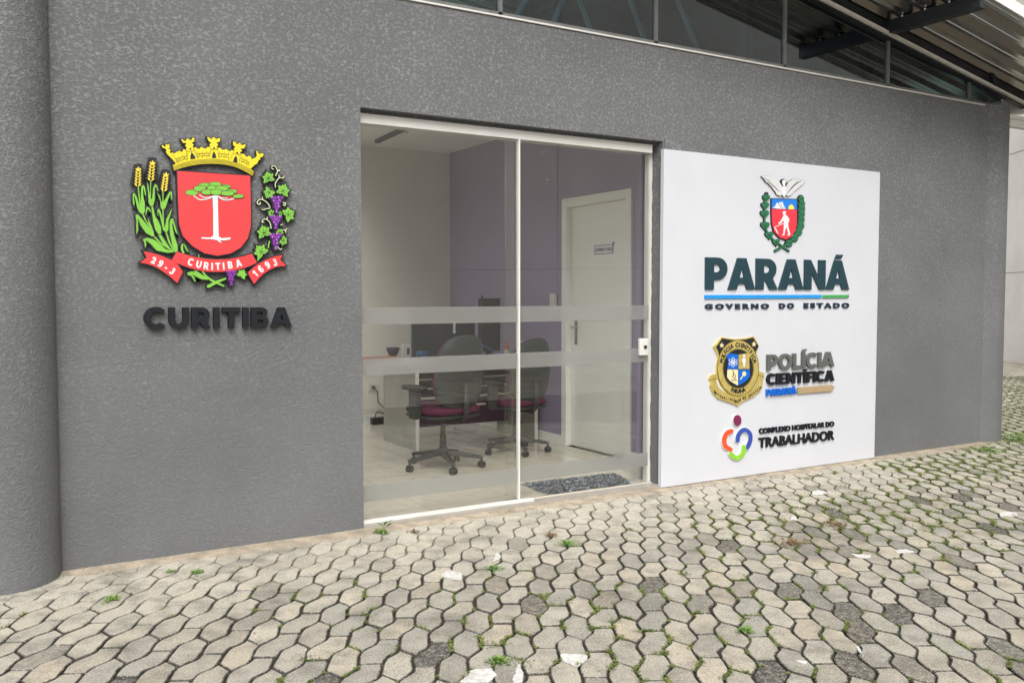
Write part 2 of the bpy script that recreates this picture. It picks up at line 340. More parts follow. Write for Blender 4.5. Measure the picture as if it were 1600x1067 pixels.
def paving():
    rnd = random.Random(3); v = []; f = []; tones = []; joints = []
    for i in range(-110, 130):
        for j in range(-110, 130):
            for shp in (HEX, ELO):
                poly = [to_w((p[0]+i*.236, p[1]+j*.203)) for p in shp]
                cx = sum(p[0] for p in poly)/len(poly); cy = sum(p[1] for p in poly)/len(poly)
                if not (-2.5 < cx < 22 and -17 < cy < 12): continue
                if (Vector((cx, cy))-WP).dot(WN) < .12: continue
                if cy > .0 and cx < 8.14: continue
                if cy < -5.6 and not (0 < cx < 13 and cy > -16.5): continue
                if cx < 0 and cy < -3.5: continue
                rx, ry = cx-CAM.x, cy-CAM.y; dist = math.hypot(rx, ry)
                fx = rx*FW.x+ry*FW.y; sx = rx*RT.x+ry*RT.y
                if cy > -5.0 and fx > 0 and abs(sx) > fx*.62+.8: continue
                if cx < 8.2: 
                    poly = clipY(poly, -.07+.022*math.sin(cx*7)+rnd.uniform(-.025, .02))
                    if len(poly) < 4: continue
                if area2(poly) < 0: poly = poly[::-1]
                if area2(poly) < .006: continue
                jit = .0036
                poly = [(p[0]+rnd.uniform(-jit, jit), p[1]+rnd.uniform(-jit, jit)) for p in poly]
                tan = rnd.random()**1.7; dark = 0; pale = rnd.random()**3*.6
                field = math.sin(cx*1.3+1.1)+math.sin(cy*2.1+.5*cx)+math.sin(cx*2.9-cy*1.7)
                pd = .10+.07*max(0, field)
                if cy > -.9: pd *= .15
                if rnd.random() < pd: dark = rnd.uniform(.45, 1.0)
                elif rnd.random() < .25: dark = rnd.uniform(.08, .32)
                if cy > -1.1: pale = max(pale, min(1, .5+(cy+1.1)*.6)*rnd.uniform(.7, 1.1)); dark *= .5
                gap = rnd.uniform(.0013, .0034) if cy < -.9 else (rnd.uniform(.0016, .0032) if cy < -.35 else .0018)
                poly = chamfer(poly, .010)
                zt = rnd.uniform(-.0015, .0015); tx, ty = rnd.uniform(-.012, .012), rnd.uniform(-.012, .012)
                def zz(p): return zt+(p[0]-cx)*tx+(p[1]-cy)*ty
                r0 = inset(poly, gap); n = len(r0); o = len(v)
                if dist < 10 and cy > -5.5:
                    r1 = inset(poly, gap+.0012); r2 = inset(poly, gap+.0055)
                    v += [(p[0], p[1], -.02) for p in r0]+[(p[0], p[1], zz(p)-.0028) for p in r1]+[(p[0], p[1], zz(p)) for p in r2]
                    for q in range(2):
                        for k in range(n): f.append((o+q*n+k, o+q*n+(k+1) % n, o+(q+1)*n+(k+1) % n, o+(q+1)*n+k))
                    f.append(tuple(o+2*n+k for k in range(n))); nf = 2*n+1
                else:
                    v += [(p[0], p[1], -.02) for p in r0]+[(p[0], p[1], zz(p)) for p in r0]
                    for k in range(n): f.append((o+k, o+(k+1) % n, o+n+(k+1) % n, o+n+k))
                    f.append(tuple(o+n+k for k in range(n))); nf = n+1
                sd = max(dark, min(2.2, .35+max(0, -cy-.25)*2.2))  # sides and rims darkened: joint dirt plus depth shade put into the colour
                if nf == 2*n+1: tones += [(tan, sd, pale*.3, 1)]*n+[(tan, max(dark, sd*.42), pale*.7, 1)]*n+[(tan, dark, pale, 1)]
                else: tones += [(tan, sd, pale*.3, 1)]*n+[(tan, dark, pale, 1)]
                if dist < 17: joints += [(poly[k], poly[(k+1) % n]) for k in range(n)]
    me = bpy.data.meshes.new('paving'); me.from_pydata(v, [], f); me.update()
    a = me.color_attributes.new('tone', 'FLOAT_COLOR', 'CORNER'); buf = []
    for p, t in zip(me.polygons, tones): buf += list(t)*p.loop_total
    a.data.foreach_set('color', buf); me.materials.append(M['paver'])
    o = bpy.data.objects.new('paving', me); COL.objects.link(o); tag(o, kind='structure'); return joints
joints = paving()
g = MB(); g.add([(-150, -150, -.035), (150, -150, -.035), (150, 150, -.035), (-150, 150, -.035)], [(0, 1, 2, 3)])
tag(g.build('ground', 'far'), kind='structure')
g = MB()
g.add([(-6, -18, -.013), (26, -18, -.013), (26, 14, -.013), (-6, 14, -.013)], [(0, 1, 2, 3)])
tag(g.build('joint_sand', 'bed'), kind='structure')
# mortar fillet along the wall foot
def fillet():
    g = MB(); n = 150; xs = [.34+(8.1-.34)*i/n for i in range(n+1)]; rnd = random.Random(5); vs = []
    for x in xs:
        e = -.105+.018*math.sin(x*9)+.02*math.sin(x*3.1)+rnd.uniform(-.006, .006)
        vs += [(x, e-.03, -.009), (x, e+.02, .0035+.001*math.sin(x*13)), (x, .02, .012)]
    fs = []
    for i in range(n):
        for k in range(2): fs.append((i*3+k, (i+1)*3+k, (i+1)*3+k+1, i*3+k+1))
    g.add(vs, fs); tag(g.build('mortar_strip', 'mortar', smooth=True), kind='structure')
fillet()
# white paint left on a few pavers
PAINT = []
for L_, (ox, oy, s) in (([[(785,345),(805,300),(822,318),(815,332)], [(550,400),(590,382),(645,398),(642,425),(555,415)], [(640,892),(690,835),(780,830),(800,860),(770,893)],
      [(875,893),(900,800),(925,850),(920,893)], [(1095,762),(1210,770),(1215,790),(1170,822),(1100,795)]], (500, 760, 2.909)),
    ([[(575,283),(600,278),(643,290),(625,297),(575,297)], [(485,400),(497,378),(518,405)], [(735,540),(815,545),(810,557),(765,558)], [(915,525),(960,522),(995,533),(920,537)],
      [(1342,372),(1375,366),(1412,372),(1415,385),(1345,385)], [(755,925),(765,918),(785,965)], [(505,978),(553,980),(548,992)]], (1050, 660, 2.622))):
    for pl in L_: PAINT.append([gnd(ox+p[0]/s, oy+p[1]/s) for p in pl])
g = MB(); rp = random.Random(9)
for pl in PAINT:
    ring = []
    for i in range(len(pl)):
        a, b = pl[i], pl[(i+1) % len(pl)]; k = max(2, int((b-a).length/.012))
        for q in range(k):
            p = a.lerp(b, q/k); ring.append((p.x+rp.uniform(-.0035, .0035), p.y+rp.uniform(-.0035, .0035)))
    g.prism(ring, .0015, .0048, lambda u, v, d: (u, v, d))
tag(g.build('paint_markings', 'paint'), kind='structure')

def grit():
    rnd = random.Random(31); g = MB()
    for _ in range(2600):
        x = rnd.uniform(.3, 8.3); y = -abs(rnd.gauss(0, .07)) if rnd.random() < .7 else rnd.uniform(-2.6, 0)
        if x < .42: y -= .2*max(0, (.42-x)/.3)
        s_ = rnd.uniform(.0012, .0045); q = rnd.uniform(0, 6.28); z = .004+(.008 if y > -.06 else 0)
        a = [Vector((x+s_*math.cos(q+k*2.1)*rnd.uniform(.7, 1.3), y+s_*math.sin(q+k*2.1)*rnd.uniform(.7, 1.3), z)) for k in range(3)]
        g.add(a+[Vector((x, y, z+s_*1.1))], [(0, 1, 3), (1, 2, 3), (2, 0, 3), (0, 2, 1)])
    tag(g.build('grit', 'gritm', weld=False), 'loose grit and crumbs of mortar along the foot of the wall', 'grit', kind='stuff')
M['gritm'] = noisy('grit_stone', (.10, .085, .065), (.36, .32, .26), 300, .9)
grit()
def moss():
    rnd = random.Random(12); g = MB()
    for a, b in joints:
        x, y = (a[0]+b[0])/2, (a[1]+b[1])/2
        if (y > -.15 and x < 7.2) or y < -4.8: continue
        f = math.sin(x*2.3+y*1.7)+math.sin(x*.9-y*2.6+1)
        pr = .055+.04*f
        pr += max(0, min(1, (x-2.6)/3.2))*.22*(1+.6*f)
        if x > 7.3: pr += .14
        if x > 7.9 and y > -.8: pr += .3
        if y > -.7 and x < 6: pr *= .15
        if rnd.random() > pr: continue
        big = .75 if x < 4 else 1.1
        wx = (b[0]-a[0]); wy = (b[1]-a[1]); ln = math.hypot(wx, wy) or 1; n = int(rnd.uniform(24, 60)*min(1.6, ln/.05))
        dist = math.hypot(x-CAM.x, y-CAM.y); 
        if dist > 9: n = int(n*.5)+3
        wid = rnd.uniform(.003, .012)*big
        if rnd.random() < .12: wid *= 2.2
        for _ in range(n):
            t = rnd.uniform(-.1, 1.1) if (wid < .006 or x > 5) else rnd.gauss(.9, .28)
            px = a[0]+wx*t+rnd.gauss(0, wid); py = a[1]+wy*t+rnd.gauss(0, wid); pz = rnd.uniform(-.004, .006+wid*.3)
            s = rnd.uniform(.003, .0075)*(1 if dist < 6 else 1.15); q = rnd.uniform(0, 6.28); cx, cy = math.cos(q)*s, math.sin(q)*s
            up = rnd.uniform(.1, .9)*s
            g.add([(px-cx, py-cy, pz), (px+cy*.6, py-cx*.6, pz+up*.5), (px+cx, py+cy, pz+up), (px-cy*.6, py+cx*.6, pz+up*.4)], [(0, 1, 2, 3)])
    tag(g.build('moss', 'moss', weld=False), 'green moss and tiny plants growing in the joints between pavers', 'moss', kind='stuff')
moss()
def weed(px, py, r, h, n, label, mat='weed', seed=1):
    rnd = random.Random(seed); c = gnd(px, py); g = MB()
    for _ in range(n*3):
        q = rnd.uniform(0, 6.28); rr = abs(rnd.gauss(0, .42))*r; l = rnd.uniform(.008, .022); w_ = l*rnd.uniform(.16, .3)
        d = Vector((math.cos(q), math.sin(q), 0)); a_ = q+rnd.gauss(0, .8); e_ = Vector((math.cos(a_), math.sin(a_), 0)); s = Vector((-e_.y, e_.x, 0))
        z0 = max(0, h*(1-rr/r))*rnd.uniform(0, .7)
        b0 = d*rr+Vector((0, 0, z0)); m1 = b0+e_*l*.5+Vector((0, 0, l*rnd.uniform(.1, .6))); e = b0+e_*l+Vector((0, 0, l*rnd.uniform(-.1, .6)))
        g.add([b0-s*w_*.2, b0+s*w_*.2, m1+s*w_, e, m1-s*w_], [(0, 1, 2, 4), (4, 2, 3)])
        if rnd.random() < .3: g.add([Vector((d.x*rr*.4, d.y*rr*.4, -.004)), Vector((d.x*rr*.4+.002, d.y*rr*.4, -.004)), b0+s*.001, b0], [(0, 1, 2, 3)])
    if 'sprout' in label:
        for k in range(7):
            q = rnd.uniform(0, 6.28); d = Vector((math.cos(q), math.sin(q), 0)); z = .03+k*h/7; l = .05; s = Vector((-d.y, d.x, 0))*.009
            g.add([Vector((0, 0, z)), Vector((0, 0, z))+d*l*.5+s+Vector((0, 0, .02)), Vector((0, 0, z))+d*l+Vector((0, 0, .03)), Vector((0, 0, z))+d*l*.5-s+Vector((0, 0, .02))], [(0, 1, 2, 3)])
        g.tube([(0, 0, 0), (.005, 0, h*.5), (0, .004, h)], .0025, 5)
    o = g.build('weed', mat, weld=False); o.location = (c.x, c.y, 0)
    tag(o, label, 'weed', 'small weeds on the paving'); return o
weed(590, 833, .05, .035, 22, 'small green weed at the foot of the wall left of the glass door', seed=1)
weed(601, 834, .035, .03, 16, 'tiny leafy sprout just beside the door sill corner', seed=2)
weed(648, 833, .035, .03, 16, 'reddish dry weed in the mortar below the fixed glass pane', 'dryweed', seed=3)
weed(886, 852, .085, .03, 44, 'flat green weed rosette in front of the open sill, largest in the middle paving', seed=4)
weed(861, 838, .05, .02, 24, 'dry reddish weed between pavers just behind the green rosette', 'dryweed', seed=5)
weed(772, 890, .05, .025, 26, 'small green weed beside the white painted corner of a paver', seed=6)
weed(1512, 693, .13, .17, 14, 'tall single sprout growing against the wall near the right column', seed=7)
weed(1545, 706, .22, .05, 110, 'low leafy green mat of weeds at the foot of the right column', seed=8)
weed(1592, 690, .40, .12, 240, 'bushy grass clump past the right column at the picture edge', seed=9)
weed(175, 955-18, .06, .02, 30, 'green weed patch in a joint near the left column', seed=10)
weed(1237, 850, .14, .03, 70, 'brownish creeping weed spread over pavers right of centre', 'dryweed', seed=11)
weed(1310, 822, .14, .02, 60, 'dry dark weed trail on pavers below the right end of the sign board', 'dryweed', seed=12)
weed(1165, 988, .045, .03, 34, 'bright green weed tuft in a joint at the bottom right of centre', seed=13)
weed(781, 1035, .05, .03, 40, 'green weed tuft between the two large white painted pavers', seed=14)
weed(308, 896, .035, .025, 18, 'small weed against the first pavers below the crest lettering', seed=15)
weed(266, 894, .03, .012, 14, 'thin green weed lying on a paver left of another, below the lettering', seed=16)

# ------------------------------------------------------------------ BUILDING
bld = empty('office_building', (4, 0, 0), 'single storey dark grey stucco office with glass door and corrugated gable roof', 'building')
OX0, OX1, OZ = 1.908, 4.085, 2.372
SL = -.1772
def roofz(x): return 3.573+SL*(x-5.644) if x > 0 else 3.573+SL*(-5.644) - SL*x
TW = 3.0
RX_ = 4.44
g = MB()
for a, b in (((-6, 0, -.03), (OX0, .2, TW)), ((OX1, 0, -.03), (8.1, .2, TW)), ((OX0, 0, OZ), (OX1, .2, TW))): g.box(a, b)
g.box((7.9, .2, -.03), (8.1, 9, TW)); g.box((RX_+.2, 4.0, -.03), (7.899, 4.2, TW))
wall = g.build('facade_wall', 'stucco', bld)
def column(cx, cy, R, top):
    g = MB(); g.lathe([(R, -.03), (R, -.025), (R, 1.0), (R, 2.0), (R, top-.005), (R, top)], (cx, cy, 0), 72)
    o = g.build('column', 'stucco', bld)
    for p in o.data.polygons: p.use_smooth = abs(p.normal.z) < .5
    return o
column(.12, .03, .25, 4.3); column(7.99, .19, .25, 3.02)
# white sill flashing under the clerestory
g = MB(); g.box((-6, -.010, TW+.001), (7.76, .2, TW+.012)); g.build('clerestory_flashing', 'white', bld)
# clerestory: frames and tinted panes
def gz(x): return roofz(x)-.01
g = MB()
for x in (-3.5, -1.2, 1.55, 2.83, 4.05, 5.29, 6.49, 7.6):
    g.box((x-.014, .035, TW+.012), (x+.014, .085, gz(x)))
def slope_bar(g, x0, x1, y0, y1, dz0, dz1):
    vs = []
    for x in (x0, x1):
        for y, dz in ((y0, dz0), (y1, dz0), (y1, dz1), (y0, dz1)): vs.append((x, y, roofz(x)+dz))
    g.add(vs, [(0, 1, 2, 3), (7, 6, 5, 4), (0, 4, 5, 1), (1, 5, 6, 2), (2, 6, 7, 3), (3, 7, 4, 0)])
g.box((-6, .035, TW+.012), (8.1, .085, TW+.045))
g.build('clerestory_frame', 'frame', bld)
g = MB()
xs = [-6, 0, 8.1]
for a, b in ((-6, -.001), (.001, 8.1)):
    vs = []
    for y in (.05, .056):
        vs += [(a, y, TW+.045), (b, y, TW+.045), (b, y, max(TW+.05, gz(b))), (a, y, max(TW+.05, gz(a)))]
    g.add(vs, [(0, 1, 2, 3), (7, 6, 5, 4), (0, 4, 5, 1), (1, 5, 6, 2), (2, 6, 7, 3), (3, 7, 4, 0)])
g.build('clerestory_glass', 'dglass', bld)
# pale edge trim of the gable, following the slope
g = MB()
slope_bar(g, .0, 8.75, -.03, -.002, -.018, .004); slope_bar(g, -6.6, 0, -.03, -.002, -.018, .004)
g.build('gable_trim', 'trim', bld)
g = MB(); slope_bar(g, 0, 8.7, .0, .05, -.032, .09); slope_bar(g, -6.6, 0, .0, .05, -.032, .09); g.build('gable_rail', 'darksteel', bld)
# corrugated sheets
def sheet():
    prof = []; y = -.80
    while y < 9.2:
        prof += [(y, 0), (y+.045, 0), (y+.049, .008), (y+.057, .008), (y+.061, 0), (y+.098, 0), (y+.108, .07), (y+.126, .07), (y+.192, 0)]
        y += .20
    g = MB(); th = .10
    def strip(xa, xb, ya, yb):
        pr = [q for q in prof if ya <= q[0] <= yb]; n = len(pr)
        g.add([(x, yy, roofz(x)+th+h) for x in (xa, xb) for (yy, h) in pr], [(i, i+1, n+i+1, n+i) for i in range(n-1)])
    strip(2.7, 8.72, -1, 4.3); strip(.0, 2.7, -1, .41); strip(-6.7, 0, -1, .41)  # sheets stop short at rear left: unseen roof opening added to light the room
    o = g.build('roof_sheet', 'roof', bld)
    md = o.modifiers.new('thick', 'SOLIDIFY'); md.thickness = .002; md.offset = 1
    return o
rs = sheet()
g = MB(); slope_bar(g, 0, 8.72, -.812, -.802, .085, .168); g.build('edge_lip', 'trim', bld)
# purlins across the slope
for x in (-4.5, -2.4, 1.0, 2.75, 4.55, 6.42):
    g = MB(); z = roofz(x)
    ye = 4.2 if x > 3 else .4
    g.box((x-.022, -.79, z-.005), (x+.022, ye, z+.095)); g.box((x-.022, -.79, z-.0085), (x+.06, ye, z-.0052))
    g.build('purlin', 'darksteel', rs)
for x in (6.42,):
    g = MB()
    for k in range(5): g.lathe([(.008, 0), (.008, .012)], (x-.03, -.75+.2*k, roofz(x)+.088), 8)
    g.build('bolt', 'trim', rs)
g = MB(); x = 7.86; g.box((x-.02, -.03, roofz(x)-.0), (x+.02, .12, roofz(x)+.098)); g.build('eave_bracket', 'darksteel', bld)
# eave: edge beam and gutter on the right end
g = MB(); g.box((8.42, -.78, roofz(8.5)-.05), (8.5, 4.3, roofz(8.5)+.09)); g.build('gutter', 'trim', bld)
g = MB(); g.box((8.12, -.02, 2.93), (8.7, .02, 2.96)); g.box((8.12, -.0, 2.865), (8.7, .06, 2.93)); g.build('eave_rail', 'trim', bld)
# truss behind the clerestory
g = MB()
for (a, b) in (((822, 0), (800, 38)), ((880, 0), (864, 36)), ((905, 0), (922, 46)), ((984, 0), (1006, 60)), ((1058, 0), (1090, 78))):
    p, q = at(*a, .2), at(*b, .2); d = (p-q)*1.9; g.tube([q-d*.3, q+d*1.4], .017, 6)
g.tube([(2.5, .5, 3.02), (8.0, .5, 3.02)], .02, 6)
g.build('roof_truss', 'trim', bld)
for x in (3.2, 5.2, 6.6):
    MB().box((x-.04, .30, 3.05), (x+.04, .38, roofz(x)+.08)).build('roof_post', 'darksteel', bld)
# opening: white head box, tracks, jambs
sd_ = MB(); sd_.box((OX0+.002, .055, 2.298), (OX1-.045, .15, 2.352))
door = sd_.build('sliding_door', 'white', bld)
MB().box((OX0+.001, .062, 2.353), (OX1-.001, .199, OZ+.002)).build('lintel_filler', 'stucco', bld)
MB().box((OX0+.003, .018, .0265), (3.065, .058, .044)).build('bottom_track', 'white', door, bevel=.002)
MB().box((2.970, .052, .045), (2.981, .080, 2.297)).build('edge_profile', 'white', door)
MB().box((OX1-.032, .112, .032), (OX1-.003, .15, 2.35)).build('jamb', 'white', door)
MB().box((OX0+.004, .062, .049), (2.967, .070, 2.2975)).build('pane', 'glass', door)
MB().box((2.90, .095, .034), (OX1-.033, .103, 2.2975)).build('pane', 'glass', door)
for z0, z1 in ((1.163, 1.262), (.872, .968), (.145, .24)):
    MB().box((OX0+.006, .0605, z0), (2.966, .0615, z1)).build('frosted_band', 'frost', door)
    MB().box((2.985, .0935, z0), (OX1-.035, .0945, z1)).build('frosted_band', 'frost', door)
lk = MB().box((3.955, .066, .918), (4.03, .0925, 1.035)).build('lock', 'white', door, bevel=.006)
g = MB(); g.lathe([(.012, .067), (.012, .058), (.008, .056)], (3.998, 0, .977), 16, 'y'); g.build('keyhole', 'black', door)
g = MB(); rq = random.Random(8)
for sx, sy in ((843, 236), (850, 238), (846, 241), (855, 281), (854, 288), (569, 275), (846, 262), (700, 300), (951, 330), (612, 700), (880, 600)):
    q = at(sx, sy, .0935 if sx > 815 else .0605)
    if q.x < 1.95: q.x = 1.95
    r_ = rq.uniform(.0015, .003); g.prism([(q.x+r_*rq.uniform(.6, 1.2)*math.cos(t), q.z+r_*rq.uniform(.6, 1.6)*math.sin(t)) for t in (0, 1, 2, 3, 4, 5)], 0, .0006, lambda u, v, d, yy=q.y: (u, yy-d, v))
g.build('paint_speck', 'white', door)
# flaking filler along jamb
g = MB(); rr = random.Random(4); z = .03; vs = []; 
while z < 2.34:
    vs += [(OX1-.001, .106+rr.uniform(-.006, .004), z), (OX1-.001, .112, z)]; z += .03
g.add([(a[0]-.002, a[1], a[2]) for a in vs], [(i, i+1, i+3, i+2) for i in range(0, len(vs)-2, 2)]); g.build('filler_bead', 'white', door)
# sill
MB().box((OX0+.001, -.004, -.02), (OX1-.001, .0885, .0255)).build('sill', 'sill', bld)
# room
RX = 4.44; RY = 3.85; RZ = 2.83
MB().box((-1.2, .2, -.03), (RX+.001, RY, .03)).build('room_floor', 'tile', bld)
MB().box((OX0+.001, .0895, -.03), (OX1-.001, .2, .0295)).build('room_floor', 'tile', bld)
MB().box((2.9, RY, -.03), (RX+.1, RY+.1, RZ+.1)).build('back_wall', 'beige', bld)
MB().box((-1.2, RY+.04, .03), (2.899, RY+.046, RZ)).build('added_back_window', 'glass', bld)  # unseen rear glazing, added to let more daylight into the room
MB().box((-1.25, .2, .03), (-1.244, RY, RZ)).build('added_side_window', 'glass', bld)  # whole side wall as glass, added out of view to brighten the room
g = MB(); g.box((3.0, .2, RZ), (RX+.1, RY, RZ+.1))
g.build('room_ceiling', 'ceil', bld)
MB().box((-1.2, .2, RZ+.03), (2.999, RY+.05, RZ+.035)).build('added_skylight', 'glass', bld)  # made-up skylight where the ceiling stops, for extra light in the room
# purple wall with the door opening
DY0, DY1, DZ = .82, 1.66, 2.10
g = MB(); g.box((RX, DY1, .03), (RX+.1, RY, RZ)); g.box((RX, .2, .03), (RX+.1, DY0, RZ)); g.box((RX, DY0, DZ), (RX+.1, DY1, RZ))
g.build('purple_wall', 'purple', bld)
g = MB(); g.box((RX-.014, DY1+.06, .031), (RX, RY-.002, .11)); g.box((RX-.014, .202, .031), (RX, DY0-.06, .11)); g.box((2.9, RY-.012, .031), (RX-.015, RY, .11))
g.build('baseboard', 'doorw', bld)
idoor = MB().box((RX+.035, DY0+.02, .038), (RX+.07, DY1-.02, DZ-.02)).build('interior_door', 'doorw', bld)
tag(idoor, 'white interior door on the purple wall')
g = MB()
g.box((RX-.018, DY0-.055, .031), (RX+.10, DY0+.018, DZ+.055)); g.box((RX-.018, DY1-.018, .031), (RX+.10, DY1+.055, DZ+.055)); g.box((RX-.018, DY0+.018, DZ-.018), (RX+.10, DY1-.018, DZ+.055))
g.build('door_casing', 'doorw', idoor, bevel=.003)
g = MB(); g.box((RX+.029, 1.545, .91), (RX+.036, 1.585, 1.13)); g.tube([(RX+.03, 1.565, 1.06), (RX-.02, 1.565, 1.06), (RX-.02, 1.46, 1.06)], .008, 8); g.build('door_handle', 'chrome', idoor)
MB().box((RX+.1, DY0, 0), (RX+.14, DY1, DZ)).build('door_backing', 'doorw', bld)

def text_on(parent, name, body, o, ux, uy, nrm, width, cap, mat, off=0, depth=.01, space=1.0, letters=True):
    """lettering: o = baseline left, ux right, uy up, nrm outwards; width and cap height in metres"""
    def mk(txt, space):
        c = bpy.data.curves.new('t', 'FONT'); c.body = txt; c.offset = off; c.space_character = space; c.resolution_u = 5; c.fill_mode = 'FRONT'
        ob = bpy.data.objects.new('t', c); me = bpy.data.meshes.new_from_object(ob); bpy.data.objects.remove(ob); return me
    h = mk('H', 1); H = max(v.co.y for v in h.vertices)-min(v.co.y for v in h.vertices); y0 = min(v.co.y for v in h.vertices)
    full = mk(body, space); x0 = min(v.co.x for v in full.vertices); x1 = max(v.co.x for v in full.vertices)
    sx = width/(x1-x0); sy = cap/H
    rot = Matrix(((ux.x, uy.x, nrm.x), (ux.y, uy.y, nrm.y), (ux.z, uy.z, nrm.z)))
    out = []
    def finish(me, nm):
        bm = bmesh.new(); bm.from_mesh(me); bmesh.ops.remove_doubles(bm, verts=bm.verts[:], dist=1e-5)
        r = bmesh.ops.extrude_face_region(bm, geom=bm.faces[:]); vs = [e for e in r['geom'] if isinstance(e, bmesh.types.BMVert)]
        top = set(vs)
        for v in bm.verts:
            p = Vector(((v.co.x-x0)*sx, (v.co.y-y0)*sy, depth if v in top else 0)); v.co = o+rot @ p
        bmesh.ops.recalc_face_normals(bm, faces=bm.faces[:]); bm.to_mesh(me); bm.free()
        for q_ in me.polygons: q_.use_smooth = False
        me.materials.clear(); me.materials.append(M[mat]); ob = bpy.data.objects.new(nm, me); COL.objects.link(ob)
        if parent: ob.parent = parent
        out.append(ob)
    if not letters: finish(full, name); return out
    # one mesh per letter: find each letter's own place by its advance
    for i, ch in enumerate(body):
        if ch == ' ': continue
        me = mk(ch, space); pre = mk(body[:i+1], space)
        xr_pre = max(v.co.x for v in pre.vertices); xr = max(v.co.x for v in me.vertices)
        dx = xr_pre-xr
        for v in me.vertices: v.co.x += dx
        finish(me, name)
    return out
# sign on the interior door
sg = MB(); a = sidew(930, 384, RX+.034); b = sidew(958.5, 396, RX+.034)
sg.box((RX+.028, b.y, b.z), (RX+.034, a.y, a.z)); door_sign = sg.build('door_sign', 'signpale', None)
tag(door_sign, 'small grey plaque reading CONSULTORIO on the white interior door', 'sign')
yl, yr, zb, zt = a.y, b.y, b.z, a.z
g = MB()
for q in (((RX+.0265, yr, zb), (RX+.028, yl, zb+.005)), ((RX+.0265, yr, zt-.005), (RX+.028, yl, zt)), ((RX+.0265, yr, zb+.005), (RX+.028, yr+.006, zt-.005)), ((RX+.0265, yl-.006, zb+.005), (RX+.028, yl, zt-.005))): g.box(*q)
g.build('border', 'darkpanel', door_sign)
text_on(door_sign, 'lettering', 'CONSULTÓRIO', Vector((RX+.028, yl-.015, zb+(zt-zb)*.32)), Vector((0, -1, 0)), Vector((0, 0, 1)), Vector((-1, 0, 0)), yl-yr-.03, (zt-zb)*.36, 'black', .03, .0012, 1.08, False)
g = MB(); c = sidew(959, 380, RX+.03); g.lathe([(.012, 0), (.012, .003)], (RX+.0255, c.y, c.z), 10, 'x'); g.lathe([(.008, 0), (.008, .0025)], (RX+.0255, c.y+.008, c.z-.014), 10, 'x')
tag(g.build('sticker', 'ltblue'), 'tiny pale blue sticker on the top corner of the door plaque', 'sticker')
# intercom / switch on purple wall
a = sidew(863, 459, RX); b = sidew(870.5, 492, RX)
tag(MB().box((RX-.03, b.y, b.z), (RX-.001, a.y, a.z)).build('wall_intercom', 'white', bevel=.004), 'narrow white intercom on the purple wall left of the interior door', 'intercom')

# ------------------------------------------------------------------ BOUNDARY WALL
def bwall():
    g = MB(); H = 7.6; L0, L1 = -34, 16; th = .2
    def P(l, d, z): q = WP+WD*l+WN*d; return (q.x, q.y, z)
    zs = [-.03, 1.78, 4.17, 6.56, H+.0]; pw = 5.9
    l = L0; k = 0
    while l < L1:
        for i in range(len(zs)-1):
            z0, z1 = zs[i]+(.012 if i else 0), zs[i+1]; a, b = l+.008, l+pw-.008
            dd = -.0 + .006*math.sin(k*3.1+i*1.7)
            vs = [P(a, dd, z0), P(b, dd, z0), P(b, dd-th, z0), P(a, dd-th, z0), P(a, dd, z1), P(b, dd, z1), P(b, dd-th, z1), P(a, dd-th, z1)]
            g.add(vs, [(0,3,2,1),(4,5,6,7),(0,1,5,4),(1,2,6,5),(2,3,7,6),(3,0,4,7)])
        l += pw; k += 1
    vs = [P(L0, -.03, -.03), P(L1, -.03, -.03), P(L1, -.17, -.03), P(L0, -.17, -.03), P(L0, -.03, H-.03), P(L1, -.03, H-.03), P(L1, -.17, H-.03), P(L0, -.17, H-.03)]
    b = empty('boundary_wall', (WP.x, WP.y, 0), 'tall pale concrete panel wall with dark joints beyond the right column', 'wall')
    o = g.build('concrete_panel', 'concrete', b); o.location = (-WP.x, -WP.y, 0)
    g2 = MB(); g2.add(vs, [(0,3,2,1),(4,5,6,7),(0,1,5,4),(1,2,6,5),(2,3,7,6),(3,0,4,7)]); o = g2.build('joint_backing', 'darkpanel', b); o.location = (-WP.x, -WP.y, 0)
bwall()
for c in list(bld.children): c.location = (-4, 0, 0)

# ------------------------------------------------------------------ WALL GRAPHICS
class Fig:
    """shapes traced in a zoomed crop of the picture, laid on the plane Y = const"""
    def __init__(s, ox, oy, k, Y): s.ox, s.oy, s.k, s.Y = ox, oy, k, Y
    def p(s, q): v = at(s.ox+q[0]/s.k, s.oy+q[1]/s.k, s.Y); return (v.x, v.z)
def catmull(pts, k=5, closed=True):
    n = len(pts); out = []
    for i in range(n if closed else n-1):
        p0, p1, p2, p3 = (pts[(i-1) % n], pts[i], pts[(i+1) % n], pts[(i+2) % n]) if closed else (pts[max(i-1, 0)], pts[i], pts[i+1], pts[min(i+2, n-1)])
        for j in range(k):
            t = j/k
            out.append(tuple(.5*((2*p1[c])+(-p0[c]+p2[c])*t+(2*p0[c]-5*p1[c]+4*p2[c]-p3[c])*t*t+(-p0[c]+3*p1[c]-3*p2[c]+p3[c])*t**3) for c in (0, 1)))
    if not closed: out.append(tuple(pts[-1]))
    return out
